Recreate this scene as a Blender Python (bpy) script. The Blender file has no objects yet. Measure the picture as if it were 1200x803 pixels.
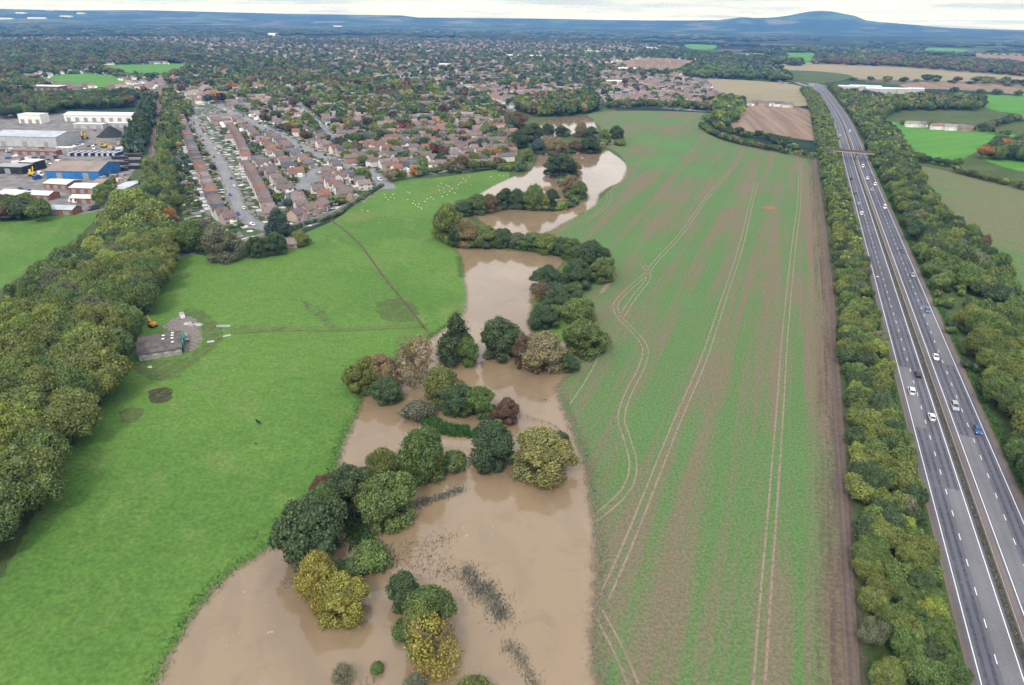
import bpy, bmesh, math, random
import numpy as np
from mathutils import Vector, Matrix
R_ = math.radians
rnd = random.Random(7)
nr = np.random.default_rng(11)
scene = bpy.context.scene
COL = scene.collection

# ------------------------------------------------------------------ camera
H = 106.0; F = 800.0; PITCH = math.atan(377.0/800.0); ROLL = math.atan(0.0165)
cp, sp_, cr, sr = math.cos(PITCH), math.sin(PITCH), math.cos(ROLL), math.sin(ROLL)
def ray(px, py):
    u = (px-600.0)/F; v = (py-401.5)/F
    a = u*cr + v*sr; b = v*cr - u*sr
    return (a, cp - b*sp_, -sp_ - b*cp)
def G(px, py, z=0.0):
    """world point of the plane z that a surveyed image position corresponds to"""
    d = ray(px, py); t = (H-z)/max(-d[2], 1e-3)
    return (d[0]*t, d[1]*t)
def depth(x, y, z=0.0):
    return y*cp - (z-H)*sp_
def P(x, y, z=0.0):
    dz = z-H
    dep = y*cp - dz*sp_; b = -(y*sp_ + dz*cp)/dep; a = x/dep
    u = a*cr - b*sr; v = b*cr + a*sr
    return (600+u*F, 401.5+v*F, dep)
cam_d = bpy.data.cameras.new('camera'); cam = bpy.data.objects.new('camera', cam_d); COL.objects.link(cam)
r = Vector((1,0,0)); u_ = Vector((0,sp_,cp)); f_ = Vector((0,cp,-sp_))
X = cr*r + sr*u_; Y = -sr*r + cr*u_; Z = -f_
M = Matrix((X,Y,Z)).transposed().to_4x4(); M.translation = Vector((0,0,H))
cam.matrix_world = M
cam_d.sensor_width = 36; cam_d.lens = 24.0; cam_d.clip_end = 60000; cam_d.clip_start = 1
scene.camera = cam

# ------------------------------------------------------------------ node helpers
class NT:
    def __init__(s, name):
        s.m = bpy.data.materials.new(name); s.m.use_nodes = True; s.t = s.m.node_tree; s.t.nodes.clear()
        s.out = s.n('ShaderNodeOutputMaterial')
    def n(s, t, **k):
        q = s.t.nodes.new(t)
        for a, b in k.items(): setattr(q, a, b)
        return q
    def L(s, a, b): s.t.links.new(a, b)
    def val(s, sock, v):
        if hasattr(v, 'is_output') or isinstance(v, bpy.types.NodeSocket): s.L(v, sock)
        else: sock.default_value = v
    def math(s, op, a, b=0.0, c=None, clamp=False):
        q = s.n('ShaderNodeMath', operation=op, use_clamp=clamp); s.val(q.inputs[0], a); s.val(q.inputs[1], b)
        if c is not None: s.val(q.inputs[2], c)
        return q.outputs[0]
    def pos(s): return s.n('ShaderNodeNewGeometry').outputs['Position']
    def noise(s, vec, scale, detail=3.0, rough=0.55, dist=0.0):
        q = s.n('ShaderNodeTexNoise'); s.L(vec, q.inputs['Vector']); q.inputs['Scale'].default_value = scale
        q.inputs['Detail'].default_value = detail; q.inputs['Roughness'].default_value = rough; q.inputs['Distortion'].default_value = dist
        return q.outputs['Fac']
    def mix(s, fac, a, b, typ='MIX'):
        q = s.n('ShaderNodeMix', data_type='RGBA', blend_type=typ); s.val(q.inputs[0], fac)
        for sock, v in ((q.inputs[6], a), (q.inputs[7], b)):
            if isinstance(v, (tuple, list)): sock.default_value = (v[0], v[1], v[2], 1)
            else: s.L(v, sock)
        return q.outputs[2]
    def ss(s, x, lo, hi, a=0.0, b=1.0):
        q = s.n('ShaderNodeMapRange', interpolation_type='SMOOTHSTEP'); s.val(q.inputs[0], x)
        q.inputs[1].default_value = lo; q.inputs[2].default_value = hi; q.inputs[3].default_value = a; q.inputs[4].default_value = b
        return q.outputs[0]
    def scale(s, vec, sx, sy, sz=1.0, rotz=0.0):
        q = s.n('ShaderNodeMapping'); s.L(vec, q.inputs[0]); q.inputs['Scale'].default_value = (sx, sy, sz); 
        if rotz:
            q2 = s.n('ShaderNodeVectorRotate', rotation_type='Z_AXIS'); s.L(vec, q2.inputs['Vector']); q2.inputs['Angle'].default_value = rotz
            s.L(q2.outputs[0], q.inputs[0])
        return q.outputs[0]
    def bsdf(s, col, rough=0.8, spec=0.3, metal=0.0, bump=None, bstr=0.3, bdist=0.1, **k):
        q = s.n('ShaderNodeBsdfPrincipled'); s.val(q.inputs['Base Color'], (col[0],col[1],col[2],1) if isinstance(col,(tuple,list)) else col)
        s.val(q.inputs['Roughness'], rough); q.inputs['Specular IOR Level'].default_value = spec; q.inputs['Metallic'].default_value = metal
        for a, b in k.items(): q.inputs[a.replace('_',' ')].default_value = b
        if bump is not None:
            w = s.n('ShaderNodeBump'); s.L(bump, w.inputs['Height']); w.inputs['Strength'].default_value = bstr; w.inputs['Distance'].default_value = bdist
            s.L(w.outputs[0], q.inputs['Normal'])
        return q.outputs[0]
    def done(s, sh): s.L(sh, s.out.inputs[0]); return s.m
    def tint(s, name='tint'):
        q = s.n('ShaderNodeAttribute', attribute_type='INSTANCER', attribute_name=name); return q
MATS = {}
def flat(name, col, rough=0.7, spec=0.3, metal=0.0, var=0.15, scale=1.5):
    if name in MATS: return MATS[name]
    n = NT(name); p = n.pos(); k = n.noise(p, scale, 4)
    k2 = n.ss(k, 0.3, 0.7, 1-var, 1+var)
    c = n.mix(1.0, col, n_gray(n, k2), 'MULTIPLY')
    MATS[name] = n.done(n.bsdf(c, rough, spec, metal)); return MATS[name]
def n_gray(n, v):
    q = n.n('ShaderNodeCombineColor'); 
    for i in range(3): n.L(v, q.inputs[i])
    return q.outputs[0]

def mat_meadow(name, ca, cb, cc, cd, s=1.0):
    n = NT(name); p = n.pos()
    big = n.noise(p, 0.012*s, 4, 0.6); med = n.noise(n.scale(p, 1, 0.45, 1, R_(-25)), 0.09*s, 5, 0.65); fine = n.noise(p, 0.9*s, 4, 0.7)
    c = n.mix(n.ss(big, .40, .58), ca, cb)
    c = n.mix(n.ss(med, .50, .72), c, cc)
    c = n.mix(n.ss(n.noise(n.scale(p, 1,.5,1,R_(30)), 0.03*s, 3, .6), .58, .75, 0, .7), c, cd)
    c = n.mix(1.0, c, n_gray(n, n.ss(fine, .25, .75, .74, 1.26)), 'MULTIPLY')
    tuft = n.noise(p, 0.28*s, 5, .75)
    c = n.mix(1.0, c, n_gray(n, n.ss(tuft, .35, .65, .90, 1.09)), 'MULTIPLY')
    return n.done(n.bsdf(c, .9, .12, bump=fine, bstr=.5, bdist=.15))
def mat_crop(name, green, brown, ang, gbias=0.0, rows=True, bright=(0.080,0.188,0.058)):
    n = NT(name); p = n.pos()
    st = n.scale(p, 0.11, 0.0035, 1, ang)       # long soft streaks along the drilling direction
    s1 = n.noise(st, 1.0, 3, .6); s2 = n.noise(n.scale(p, .42, .008, 1, ang), 1.0, 3, .6); big = n.noise(p, 0.011, 3, .5)
    sp = n.noise(p, 1.35, 3, .8); sp2 = n.noise(p, 0.35, 4, .7)
    m = n.math('ADD', n.math('MULTIPLY', s1, .46), n.math('MULTIPLY', s2, .24))
    m = n.math('ADD', m, n.math('MULTIPLY', big, .30))
    mm = n.ss(m, .45-gbias, .57-gbias)
    mm = n.math('ADD', n.math('MULTIPLY', mm, .72), n.math('MULTIPLY', n.ss(sp, .36, .64), .26))
    mm = n.math('ADD', mm, n.math('MULTIPLY', n.math('SUBTRACT', sp2, .5), .7), clamp=True)
    if name == 'young_crop':     # sparse growth on the headland beside the hedge
        dt = n.n('ShaderNodeVectorMath', operation='DOT_PRODUCT'); n.L(p, dt.inputs[0]); dt.inputs[1].default_value = (math.cos(DIR), -math.sin(DIR), 0)
        hd = n.math('ADD', dt.outputs['Value'], n.math('MULTIPLY', n.math('SUBTRACT', s2, .5), 9)); mm = n.math('ADD', mm, n.ss(hd, HEAD-13, HEAD-3, 0, .6), clamp=True)
    c = n.mix(mm, green, brown)
    c = n.mix(n.ss(big, .30, .46, .45, 0), c, bright)
    if rows:
        w = n.n('ShaderNodeTexWave', wave_type='BANDS', bands_direction='X'); n.L(n.scale(p, 1, 1, 1, ang), w.inputs['Vector'])
        w.inputs['Scale'].default_value = 0.55; w.inputs['Distortion'].default_value = 1.2; w.inputs['Detail'].default_value = 2
        c = n.mix(1.0, c, n_gray(n, n.ss(w.outputs['Fac'], 0, 1, .93, 1.07)), 'MULTIPLY')
    c = n.mix(1.0, c, n_gray(n, n.ss(sp, .25, .75, .72, 1.28)), 'MULTIPLY')
    return n.done(n.bsdf(c, .95, .1, bump=sp, bstr=.4, bdist=.1))
def mat_soil(name, a, b, ang, per=.10):
    n = NT(name); p = n.pos()
    w = n.noise(n.scale(p, per, .004, 1, ang), 1.0, 3, .6); f = n.noise(p, .8, 4, .7)
    c = n.mix(n.ss(w, .4, .6), a, b); c = n.mix(1.0, c, n_gray(n, n.ss(f, .25, .75, .8, 1.2)), 'MULTIPLY')
    return n.done(n.bsdf(c, .95, .1))
def mat_track():
    n = NT('wheel_track'); p = n.pos(); f = n.noise(p, .8, 4, .7); g = n.noise(n.scale(p, .2, .02, 1, DIR), 1.0, 4, .7)
    c = n.mix(n.ss(g, .35, .65), (.26,.205,.155), (.19,.148,.11)); b = n.bsdf(c, .9, .15)
    a = n.math('ADD', n.math('MULTIPLY', n.ss(f, .3, .55), .5), n.ss(g, .28, .6, .25, .6), clamp=True)
    tr = n.n('ShaderNodeBsdfTransparent'); mx = n.n('ShaderNodeMixShader'); n.L(a, mx.inputs[0]); n.L(tr.outputs[0], mx.inputs[1]); n.L(b, mx.inputs[2]); return n.done(mx.outputs[0])
def mat_fringe(nm='trodden_edge', ca=(.15,.118,.092), cb=(.115,.09,.075), lo=.46, hi=.54):
    n = NT(nm); p = n.pos(); f = n.noise(p, .7, 5, .8); g = n.noise(n.scale(p, .5, .03, 1, DIR), 1.0, 4, .7)
    b = n.bsdf(n.mix(n.ss(g, .35, .65), ca, cb), .9, .15)
    a = n.math('ADD', n.math('MULTIPLY', f, .6), n.math('MULTIPLY', g, .4)); a = n.ss(a, lo-.05, hi+.07, 0, .8)
    tr = n.n('ShaderNodeBsdfTransparent'); mx = n.n('ShaderNodeMixShader'); n.L(a, mx.inputs[0]); n.L(tr.outputs[0], mx.inputs[1]); n.L(b, mx.inputs[2]); return n.done(mx.outputs[0])
def mat_ground():
    n = NT('countryside'); p = n.pos()
    v = n.n('ShaderNodeTexVoronoi', feature='F1'); n.L(n.scale(p, 1, .8, 0, R_(20)), v.inputs['Vector']); v.inputs['Scale'].default_value = 0.0036
    sep = n.n('ShaderNodeSeparateColor'); n.L(v.outputs['Color'], sep.inputs[0])
    c = n.mix(n.ss(sep.outputs[0], .35, .45), (.026,.048,.030), (.055,.095,.036))
    c = n.mix(n.ss(sep.outputs[1], .72, .76), c, (.13,.11,.08))
    big = n.noise(p, 0.0011, 4, .6); c = n.mix(n.ss(big, .42, .56), c, (.022,.038,.026))
    f = n.noise(p, .02, 5, .7); c = n.mix(1.0, c, n_gray(n, n.ss(f, .25, .75, .6, 1.4)), 'MULTIPLY')
    return n.done(n.bsdf(c, .95, .05))
def mat_town():
    n = NT('town_ground'); p = n.pos()
    v = n.n('ShaderNodeTexVoronoi', feature='F1'); n.L(p, v.inputs['Vector']); v.inputs['Scale'].default_value = 0.27
    sep = n.n('ShaderNodeSeparateColor'); n.L(v.outputs['Color'], sep.inputs[0])
    c = n.mix(n.ss(sep.outputs[0], .50, .56), (.055,.095,.038), (.185,.172,.165))
    c = n.mix(n.ss(sep.outputs[1], .86, .89), c, (.48,.45,.43))
    c = n.mix(n.ss(sep.outputs[2], .75, .8), c, (.035,.06,.03))
    f = n.noise(p, .7, 4, .7); c = n.mix(1.0, c, n_gray(n, n.ss(f, .3, .7, .65, 1.35)), 'MULTIPLY')
    return n.done(n.bsdf(c, .9, .1))
def mat_asphalt(name, a, b, ang=0.0):
    n = NT(name); p = n.pos()
    w = n.noise(n.scale(p, .75, .006, 1, ang), 1.0, 3, .6); f = n.noise(p, 3.0, 4, .7); g = n.noise(p, .05, 3, .6)
    c = n.mix(n.ss(w, .35, .65), a, b); c = n.mix(1.0, c, n_gray(n, n.ss(f, .2, .8, .85, 1.15)), 'MULTIPLY')
    c = n.mix(1.0, c, n_gray(n, n.ss(g, .3, .7, .88, 1.12)), 'MULTIPLY')
    return n.done(n.bsdf(c, .75, .35))
def mat_water():
    n = NT('flood_water'); p = n.pos()
    at = n.n('ShaderNodeAttribute', attribute_type='GEOMETRY', attribute_name='shore').outputs['Fac']
    sil = n.noise(n.scale(p, .03, .012, 1, R_(-15)), 1.0, 4, .6, 1.5); sil2 = n.noise(p, .12, 5, .65, 1.0)
    c = n.mix(n.ss(sil, .4, .62), (.235,.170,.104), (.195,.142,.090))
    c = n.mix(n.ss(sil2, .50, .75, 0, .55), c, (.16,.106,.066)); c = n.mix(n.ss(n.noise(p, .035, 5, .6, 2.5), .55, .72, 0, .45), c, (.25,.205,.16))
    # foam scraps carried by the current
    fo = n.noise(n.scale(p, .45, .16, 1, R_(8)), 1.0, 6, .72, 2.2); fm = n.noise(p, .03, 2, .5)
    foam = n.math('MULTIPLY', n.ss(fo, .64, .70, 0, .75), n.ss(fm, .52, .62))
    c = n.mix(foam, c, (.6,.55,.5))
    rip = n.noise(p, 1.3, 3, .6); big = n.noise(p, .15, 2, .5)
    h = n.math('ADD', n.math('MULTIPLY', rip, .5), big)
    b = n.bsdf(c, .07, .5, bump=h, bstr=.06, bdist=.25, IOR=1.62)
    edge = n.math('ADD', at, n.math('MULTIPLY', n.math('SUBTRACT', n.noise(p, .35, 5, .75), .5), 5.5))
    a = n.ss(edge, -.4, 2.6)
    tr = n.n('ShaderNodeBsdfTransparent'); mx = n.n('ShaderNodeMixShader'); n.L(a, mx.inputs[0]); n.L(tr.outputs[0], mx.inputs[1]); n.L(b, mx.inputs[2])
    return n.done(mx.outputs[0])
def mat_leaf(name='foliage', trans=.22):
    n = NT(name); t = n.tint().outputs['Color']
    va = n.n('ShaderNodeAttribute', attribute_type='GEOMETRY', attribute_name='var').outputs['Fac']
    wa = n.n('ShaderNodeAttribute', attribute_type='GEOMETRY', attribute_name='warm').outputs['Fac']
    c = n.mix(1.0, t, n_gray(n, n.ss(va, 0, 1, .58, 1.45)), 'MULTIPLY')
    hs = n.n('ShaderNodeMix', data_type='RGBA', blend_type='MULTIPLY'); n.L(n.math('MULTIPLY', wa, .38), hs.inputs[0]); n.L(c, hs.inputs[6]); hs.inputs[7].default_value = (1.5, 1.12, .65, 1)
    c = hs.outputs[2]
    d = n.bsdf(c, .65, .25)
    tr = n.n('ShaderNodeBsdfTranslucent'); n.L(c, tr.inputs[0]); mx = n.n('ShaderNodeMixShader'); mx.inputs[0].default_value = trans
    n.L(d, mx.inputs[1]); n.L(tr.outputs[0], mx.inputs[2]); return n.done(mx.outputs[0])
def mat_tinted(name, rough=.8, spec=.25, var=.12, scale=.8, bands=0.0):
    n = NT(name); t = n.tint().outputs['Color']; p = n.n('ShaderNodeTexCoord').outputs['Object']
    k = n.noise(p, scale, 5, .65)
    c = n.mix(1.0, t, n_gray(n, n.ss(k, .3, .7, 1-var, 1+var)), 'MULTIPLY')
    if bands:
        w = n.n('ShaderNodeTexWave', wave_type='BANDS', bands_direction='X'); n.L(p, w.inputs['Vector']); w.inputs['Scale'].default_value = bands
        c = n.mix(1.0, c, n_gray(n, n.ss(w.outputs['Fac'], .2, .8, .86, 1.05)), 'MULTIPLY')
    return n.done(n.bsdf(c, rough, spec))
def mat_pal(name, stops, rough=.85, var=.15):
    """surface whose own colour differs from building to building (point attribute rnd)"""
    n = NT(name); a = n.n('ShaderNodeAttribute', attribute_type='GEOMETRY', attribute_name='rnd').outputs['Fac']
    r = n.n('ShaderNodeValToRGB'); r.color_ramp.interpolation = 'CONSTANT'; n.L(a, r.inputs[0])
    e = r.color_ramp.elements
    e[0].position = 0; e[0].color = (*stops[0][1], 1); e[1].position = stops[1][0]; e[1].color = (*stops[1][1], 1)
    for q, c in stops[2:]: x = e.new(q); x.color = (*c, 1)
    k = n.noise(n.pos(), .4, 4, .6)
    return n.done(n.bsdf(n.mix(1.0, r.outputs[0], n_gray(n, n.ss(k, .3, .7, 1-var, 1+var)), 'MULTIPLY'), rough, .2))

DIR = R_(21.1); HEAD = G(991,545)[0]*math.cos(DIR)-G(991,545)[1]*math.sin(DIR)                       # field rows and the motorway run this far to the right of straight ahead
def U(s, a):                         # along / across that direction
    return (math.sin(DIR)*s + math.cos(DIR)*a, math.cos(DIR)*s - math.sin(DIR)*a)
MT = dict(
    meadow=mat_meadow('meadow_grass', (.070,.148,.029), (.088,.172,.034), (.114,.176,.046), (.140,.160,.056)),
    rough=mat_meadow('rough_grass', (.048,.078,.026), (.068,.095,.032), (.085,.098,.042), (.10,.092,.055), 1.6),
    crop=mat_crop('young_crop', (.076,.156,.050), (.155,.120,.084), DIR, .0, False),
    crop2=mat_crop('thin_crop', (.078,.150,.048), (.14,.135,.075), R_(-32), .05, False),
    margin=mat_soil('bare_margin', (.098,.076,.066), (.135,.104,.086), DIR, .9), fringe=mat_fringe(), wear=mat_fringe('lane_wear', (.066,.068,.084), (.076,.077,.092), .42, .58), weeds=flat('barrier_shade', (.062,.060,.046), .95, .1, 0, .4, 1.5), mudpatch=mat_fringe('poached_mud', (.075,.055,.04), (.055,.042,.032), .36, .50), thin_edge=mat_fringe('thin_edge', (.15,.13,.09), (.13,.11,.075), .50, .60), weedy=mat_fringe('weedy_patch', (.095,.12,.045), (.12,.11,.06), .42, .60),  # weeds: dark reserve colour with the central barrier's shade painted in
    soil=mat_soil('ploughed_soil', (.175,.125,.095), (.235,.175,.13), R_(10)),
    stubble=mat_soil('pale_stubble', (.27,.22,.155), (.20,.19,.11), R_(60)),
    lawn=mat_soil('bright_grass', (.07,.19,.03), (.09,.22,.045), R_(60)),
    track=mat_track(),
    mud=flat('mud', (.10,.07,.045), .9, .1, 0, .4, .6),
    gravel=flat('gravel', (.175,.15,.138), .9, .1, 0, .35, 1.2),
    yard=flat('yard_concrete', (.17,.16,.155), .9, .2, 0, .35, .12),
    ballast=flat('ballast', (.15,.105,.08), .95, .1, 0, .3, .6),
    ground=mat_ground(), town=mat_town(), water=mat_water(),
    road=mat_asphalt('motorway_asphalt', (.088,.092,.118), (.110,.110,.132), DIR),
    street=mat_asphalt('street_asphalt', (.16,.17,.18), (.195,.20,.205), R_(-20)),
    patch=mat_asphalt('patched_asphalt', (.070,.072,.088), (.088,.09,.105), DIR), patch2=mat_asphalt('worn_asphalt', (.125,.125,.14), (.145,.143,.155), DIR),
    strip=mat_asphalt('reserve_gravel', (.15,.118,.105), (.105,.088,.08), DIR),
    paint=flat('road_paint', (.66,.66,.66), .6, .3, 0, .1, 3),
    leaf=mat_leaf(), bark=flat('bark', (.07,.055,.042), .9, .1, 0, .3, 2),
    deadwood=flat('bare_twigs', (.20,.155,.115), .9, .1, 0, .3, 2),
    roof=mat_tinted('roof_tiles', .85, .15, .2, .9, 1.6), wall=mat_tinted('house_wall', .85, .2, .1, .7),
    metalroof=mat_tinted('sheet_roof', .55, .35, .16, .12, .5), paintwork=mat_tinted('car_paint', .25, .5, .02),
    glass=flat('dark_glass', (.02,.025,.03), .08, .6, 0, .05), rubber=flat('tyre_rubber', (.02,.02,.02), .8, .2, 0, .1),
    white=flat('white_paint', (.74,.74,.72), .6, .3, 0, .08), steel=flat('galvanised_steel', (.33,.33,.32), .5, .4, .3, .15),
    lamp=flat('lamp_glass', (.75,.73,.66), .2, .5, 0, .05), red=flat('red_lens', (.35,.02,.02), .3, .5, 0, .05),
    wool=flat('wool', (.66,.63,.56), .95, .05, 0, .15, 6), black=flat('black_coat', (.018,.016,.015), .8, .2, 0, .2, 4),
    concrete=flat('concrete', (.30,.29,.27), .85, .2, 0, .2, .7), brickred=flat('red_brick', (.25,.11,.075), .9, .1, 0, .2, .8),
    rust=flat('rusty_parapet', (.14,.105,.095), .8, .2, 0, .25, 1.5), timber=flat('weathered_timber', (.17,.14,.11), .9, .1, 0, .25, 3),
    coal=flat('dark_aggregate', (.035,.04,.045), .95, .1, 0, .35, .5), yellow=flat('yellow_paint', (.62,.42,.02), .5, .4, 0, .1),
    orange=flat('orange_paint', (.55,.24,.03), .5, .4, 0, .15), blue=flat('blue_cladding', (.03,.16,.42), .5, .35, 0, .15, .2),
    teal=flat('teal_sheet', (.04,.22,.19), .5, .35, 0, .15, .5), navy=flat('navy_container', (.025,.07,.20), .6, .3, 0, .2, .5),
    shale=flat('asbestos_sheet', (.105,.092,.09), .85, .15, 0, .3, .5), grey=flat('pale_cladding', (.42,.43,.44), .6, .3, 0, .1, .3),
    reed=flat('reed', (.06,.13,.035), .9, .1, 0, .35, 1.2), sedge=flat('drowned_sedge', (.17,.175,.14), .9, .1, 0, .4, 1.2),
)
ROOFS = [(0,(.17,.13,.128)),(.25,(.20,.155,.15)),(.42,(.15,.138,.15)),(.56,(.24,.135,.105)),(.68,(.26,.225,.22)),(.9,(.10,.10,.115))]
WALLS = [(0,(.32,.23,.20)),(.2,(.60,.57,.54)),(.45,(.40,.31,.27)),(.55,(.74,.73,.71))]
MT['roofpal'] = mat_pal('town_roofs', ROOFS); MT['wallpal'] = mat_pal('town_walls', WALLS)

# ------------------------------------------------------------------ object helpers
def link(name, me, parent=None, mat=None):
    o = bpy.data.objects.new(name, me); COL.objects.link(o)
    if parent is not None: o.parent = parent
    if mat is not None:
        me.materials.clear()
        for m in (mat if isinstance(mat, (list, tuple)) else [mat]): me.materials.append(m)
    return o
def tag(o, label=None, cat=None, group=None, kind=None):
    if label: o['label'] = label
    if cat: o['category'] = cat
    if group: o['group'] = group
    if kind: o['kind'] = kind
    return o
def empty(name, loc, rz=0.0, sc=None):
    o = bpy.data.objects.new(name, None); COL.objects.link(o); o.location = loc; o.rotation_euler = (0,0,rz)
    if sc: o.scale = sc
    o.empty_display_size = .5
    return o
def np_mesh(name, V, Fs, mats=None, mi=None, attrs=None, smooth=False):
    """V (n,3); Fs list of arrays (k,3) or (k,4)"""
    me = bpy.data.meshes.new(name); V = np.asarray(V, dtype=np.float32)
    me.vertices.add(len(V)); me.vertices.foreach_set('co', V.ravel())
    loops = np.concatenate([np.asarray(f).ravel() for f in Fs]).astype(np.int32)
    tot = np.concatenate([np.full(len(f), np.asarray(f).shape[1], np.int32) for f in Fs])
    st = np.concatenate([[0], np.cumsum(tot)[:-1]]).astype(np.int32)
    me.loops.add(len(loops)); me.loops.foreach_set('vertex_index', loops)
    me.polygons.add(len(tot)); me.polygons.foreach_set('loop_start', st); me.polygons.foreach_set('loop_total', tot)
    if mi is not None: me.polygons.foreach_set('material_index', np.asarray(mi, np.int32))
    if smooth: me.polygons.foreach_set('use_smooth', np.ones(len(tot), bool))
    for k, a in (attrs or {}).items():
        at = me.attributes.new(k, 'FLOAT', 'POINT'); at.data.foreach_set('value', np.asarray(a, np.float32))
    me.update(calc_edges=True)
    for m in (mats or []): me.materials.append(m)
    return me
class MB:
    def __init__(s): s.v = []; s.f = []; s.mi = []
    def add(s, vs, fs, m=0):
        b = len(s.v); s.v += [tuple(q) for q in vs]; s.f += [tuple(b+i for i in f) for f in fs]; s.mi += [m]*len(fs); return s
    def box(s, c, size, m=0, rz=0.0, taper=1.0):
        x, y, z = size[0]/2, size[1]/2, size[2]/2; ca, sa = math.cos(rz), math.sin(rz); vs = []
        for k in (-1, 1):
            t = taper if k > 0 else 1.0
            for i, j in ((-1,-1),(1,-1),(1,1),(-1,1)):
                a, b = i*x*t, j*y*t; vs.append((c[0]+a*ca-b*sa, c[1]+a*sa+b*ca, c[2]+k*z))
        return s.add(vs, [(3,2,1,0),(4,5,6,7),(0,1,5,4),(1,2,6,5),(2,3,7,6),(3,0,4,7)], m)
    def tube(s, a, b, ra, rb, n=6, m=0, cap=True):
        a = Vector(a); b = Vector(b); d = (b-a).normalized(); q = d.orthogonal().normalized(); w = d.cross(q)
        vs = [tuple(p + (q*math.cos(2*math.pi*i/n) + w*math.sin(2*math.pi*i/n))*rr) for p, rr in ((a,ra),(b,rb)) for i in range(n)]
        fs = [(i,(i+1)%n,n+(i+1)%n,n+i) for i in range(n)]
        if cap: fs += [tuple(range(n-1,-1,-1)), tuple(range(n,2*n))]
        return s.add(vs, fs, m)
    def prism(s, prof, x0, x1, m=0, axis='x'):
        n = len(prof); vs = [(x0,a,b) for a,b in prof] + [(x1,a,b) for a,b in prof]
        if axis == 'y': vs = [(b_,a_,c_) for a_,b_,c_ in vs]
        return s.add(vs, [(i,(i+1)%n,n+(i+1)%n,n+i) for i in range(n)] + [tuple(range(n-1,-1,-1)), tuple(range(n,2*n))], m)
    def mesh(s, name, mats, smooth=False):
        me = bpy.data.meshes.new(name); me.from_pydata(s.v, [], s.f)
        for m in (mats if isinstance(mats,(list,tuple)) else [mats]): me.materials.append(m)
        me.polygons.foreach_set('material_index', s.mi)
        bm = bmesh.new(); bm.from_mesh(me); bmesh.ops.recalc_face_normals(bm, faces=bm.faces); bm.to_mesh(me); bm.free()
        if smooth: me.polygons.foreach_set('use_smooth', [True]*len(me.polygons))
        return me
    def build(s, name, mats, parent=None, smooth=False): return link(name, s.mesh(name, mats, smooth), parent)

def crom(pts, n=6, closed=False):
    pts = [np.array(p, float) for p in pts]; out = []; N = len(pts)
    rng = range(N) if closed else range(N-1)
    for i in rng:
        g = (lambda k: pts[k % N]) if closed else (lambda k: pts[min(max(k,0),N-1)])
        a, b, c, d = g(i-1), g(i), g(i+1), g(i+2)
        for j in range(n):
            t = j/n; out.append(.5*((2*b)+(c-a)*t+(2*a-5*b+4*c-d)*t*t+(3*b-a-3*c+d)*t**3))
    if not closed: out.append(pts[-1])
    return np.array(out)
def resample(pl, step):
    pl = np.asarray(pl); d = np.r_[0, np.cumsum(np.hypot(*np.diff(pl, axis=0).T))]
    n = max(2, int(d[-1]/step)+1); t = np.linspace(0, d[-1], n)
    return np.c_[np.interp(t, d, pl[:,0]), np.interp(t, d, pl[:,1])]
def gpoly(px, smooth=4, closed=True):
    """image survey points -> smoothed outline on the ground"""
    w = [G(*p) for p in px]
    return crom(w, smooth, closed) if smooth else np.array(w)
def inside(P_, poly):
    x, y = P_[:,0], P_[:,1]; c = np.zeros(len(P_), bool); n = len(poly)
    for i in range(n):
        x1,y1 = poly[i]; x2,y2 = poly[(i+1)%n]
        if y1 == y2: continue
        k = ((y1 > y) != (y2 > y)) & (x < (x2-x1)*(y-y1)/(y2-y1)+x1); c ^= k
    return c
def sdist(P_, poly):
    d = np.full(len(P_), 1e9); n = len(poly)
    for i in range(n):
        a = poly[i]; b = poly[(i+1)%n]; ab = b-a; L2 = max((ab**2).sum(), 1e-9)
        t = np.clip(((P_-a)@ab)/L2, 0, 1); q = P_-(a+t[:,None]*ab); d = np.minimum(d, np.hypot(q[:,0], q[:,1]))
    return np.where(inside(P_, poly), d, -d)
def sheet(name, px, z, mat, smooth=4, jitter=0.0, label=None, cat=None, world=None, group=None, step=2.0):
    w = np.array(world) if world is not None else gpoly(px, smooth)
    if jitter:
        w = resample(np.vstack([w, w[:1]]), step)[:-1]; w = w + nr.normal(0, jitter, w.shape)
    me = bpy.data.meshes.new(name); me.from_pydata([(a,b,z) for a,b in w], [], [tuple(range(len(w)))])
    bm = bmesh.new(); bm.from_mesh(me); 
    if bm.faces[:][0].normal.z < 0: bmesh.ops.reverse_faces(bm, faces=bm.faces[:])
    bmesh.ops.triangulate(bm, faces=bm.faces[:]); bm.to_mesh(me); bm.free()
    o = link(name, me, None, mat); tag(o, label, cat, group, 'structure'); return o
def offset(pl, d):
    pl = np.asarray(pl); t = np.gradient(pl, axis=0); t /= np.hypot(t[:,0], t[:,1])[:,None]
    return pl + np.c_[t[:,1], -t[:,0]]*d          # positive = to the right
def ribbon_data(pl, w0, w1, z):
    a = offset(pl, w0); b = offset(pl, w1); n = len(pl)
    V = np.zeros((2*n,3)); V[0::2,:2] = a; V[1::2,:2] = b; V[:,2] = z
    i = np.arange(n-1)*2; return V, np.c_[i, i+1, i+3, i+2]
def ribbon(name, pl, w0, w1, z, mat, kind='structure', parent=None):
    V, Fq = ribbon_data(pl, w0, w1, z)
    o = link(name, np_mesh(name, V, [Fq]), parent, mat)
    if parent is None: tag(o, kind=kind)
    return o
def ribbons(name, lst, z, mat):
    Vs = []; Fs = []; b = 0
    for pl, a, c in lst:
        V, Fq = ribbon_data(pl, a, c, z); Vs.append(V); Fs.append(Fq+b); b += len(V)
    return tag(link(name, np_mesh(name, np.vstack(Vs), [np.vstack(Fs)]), None, mat), kind='structure')
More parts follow.
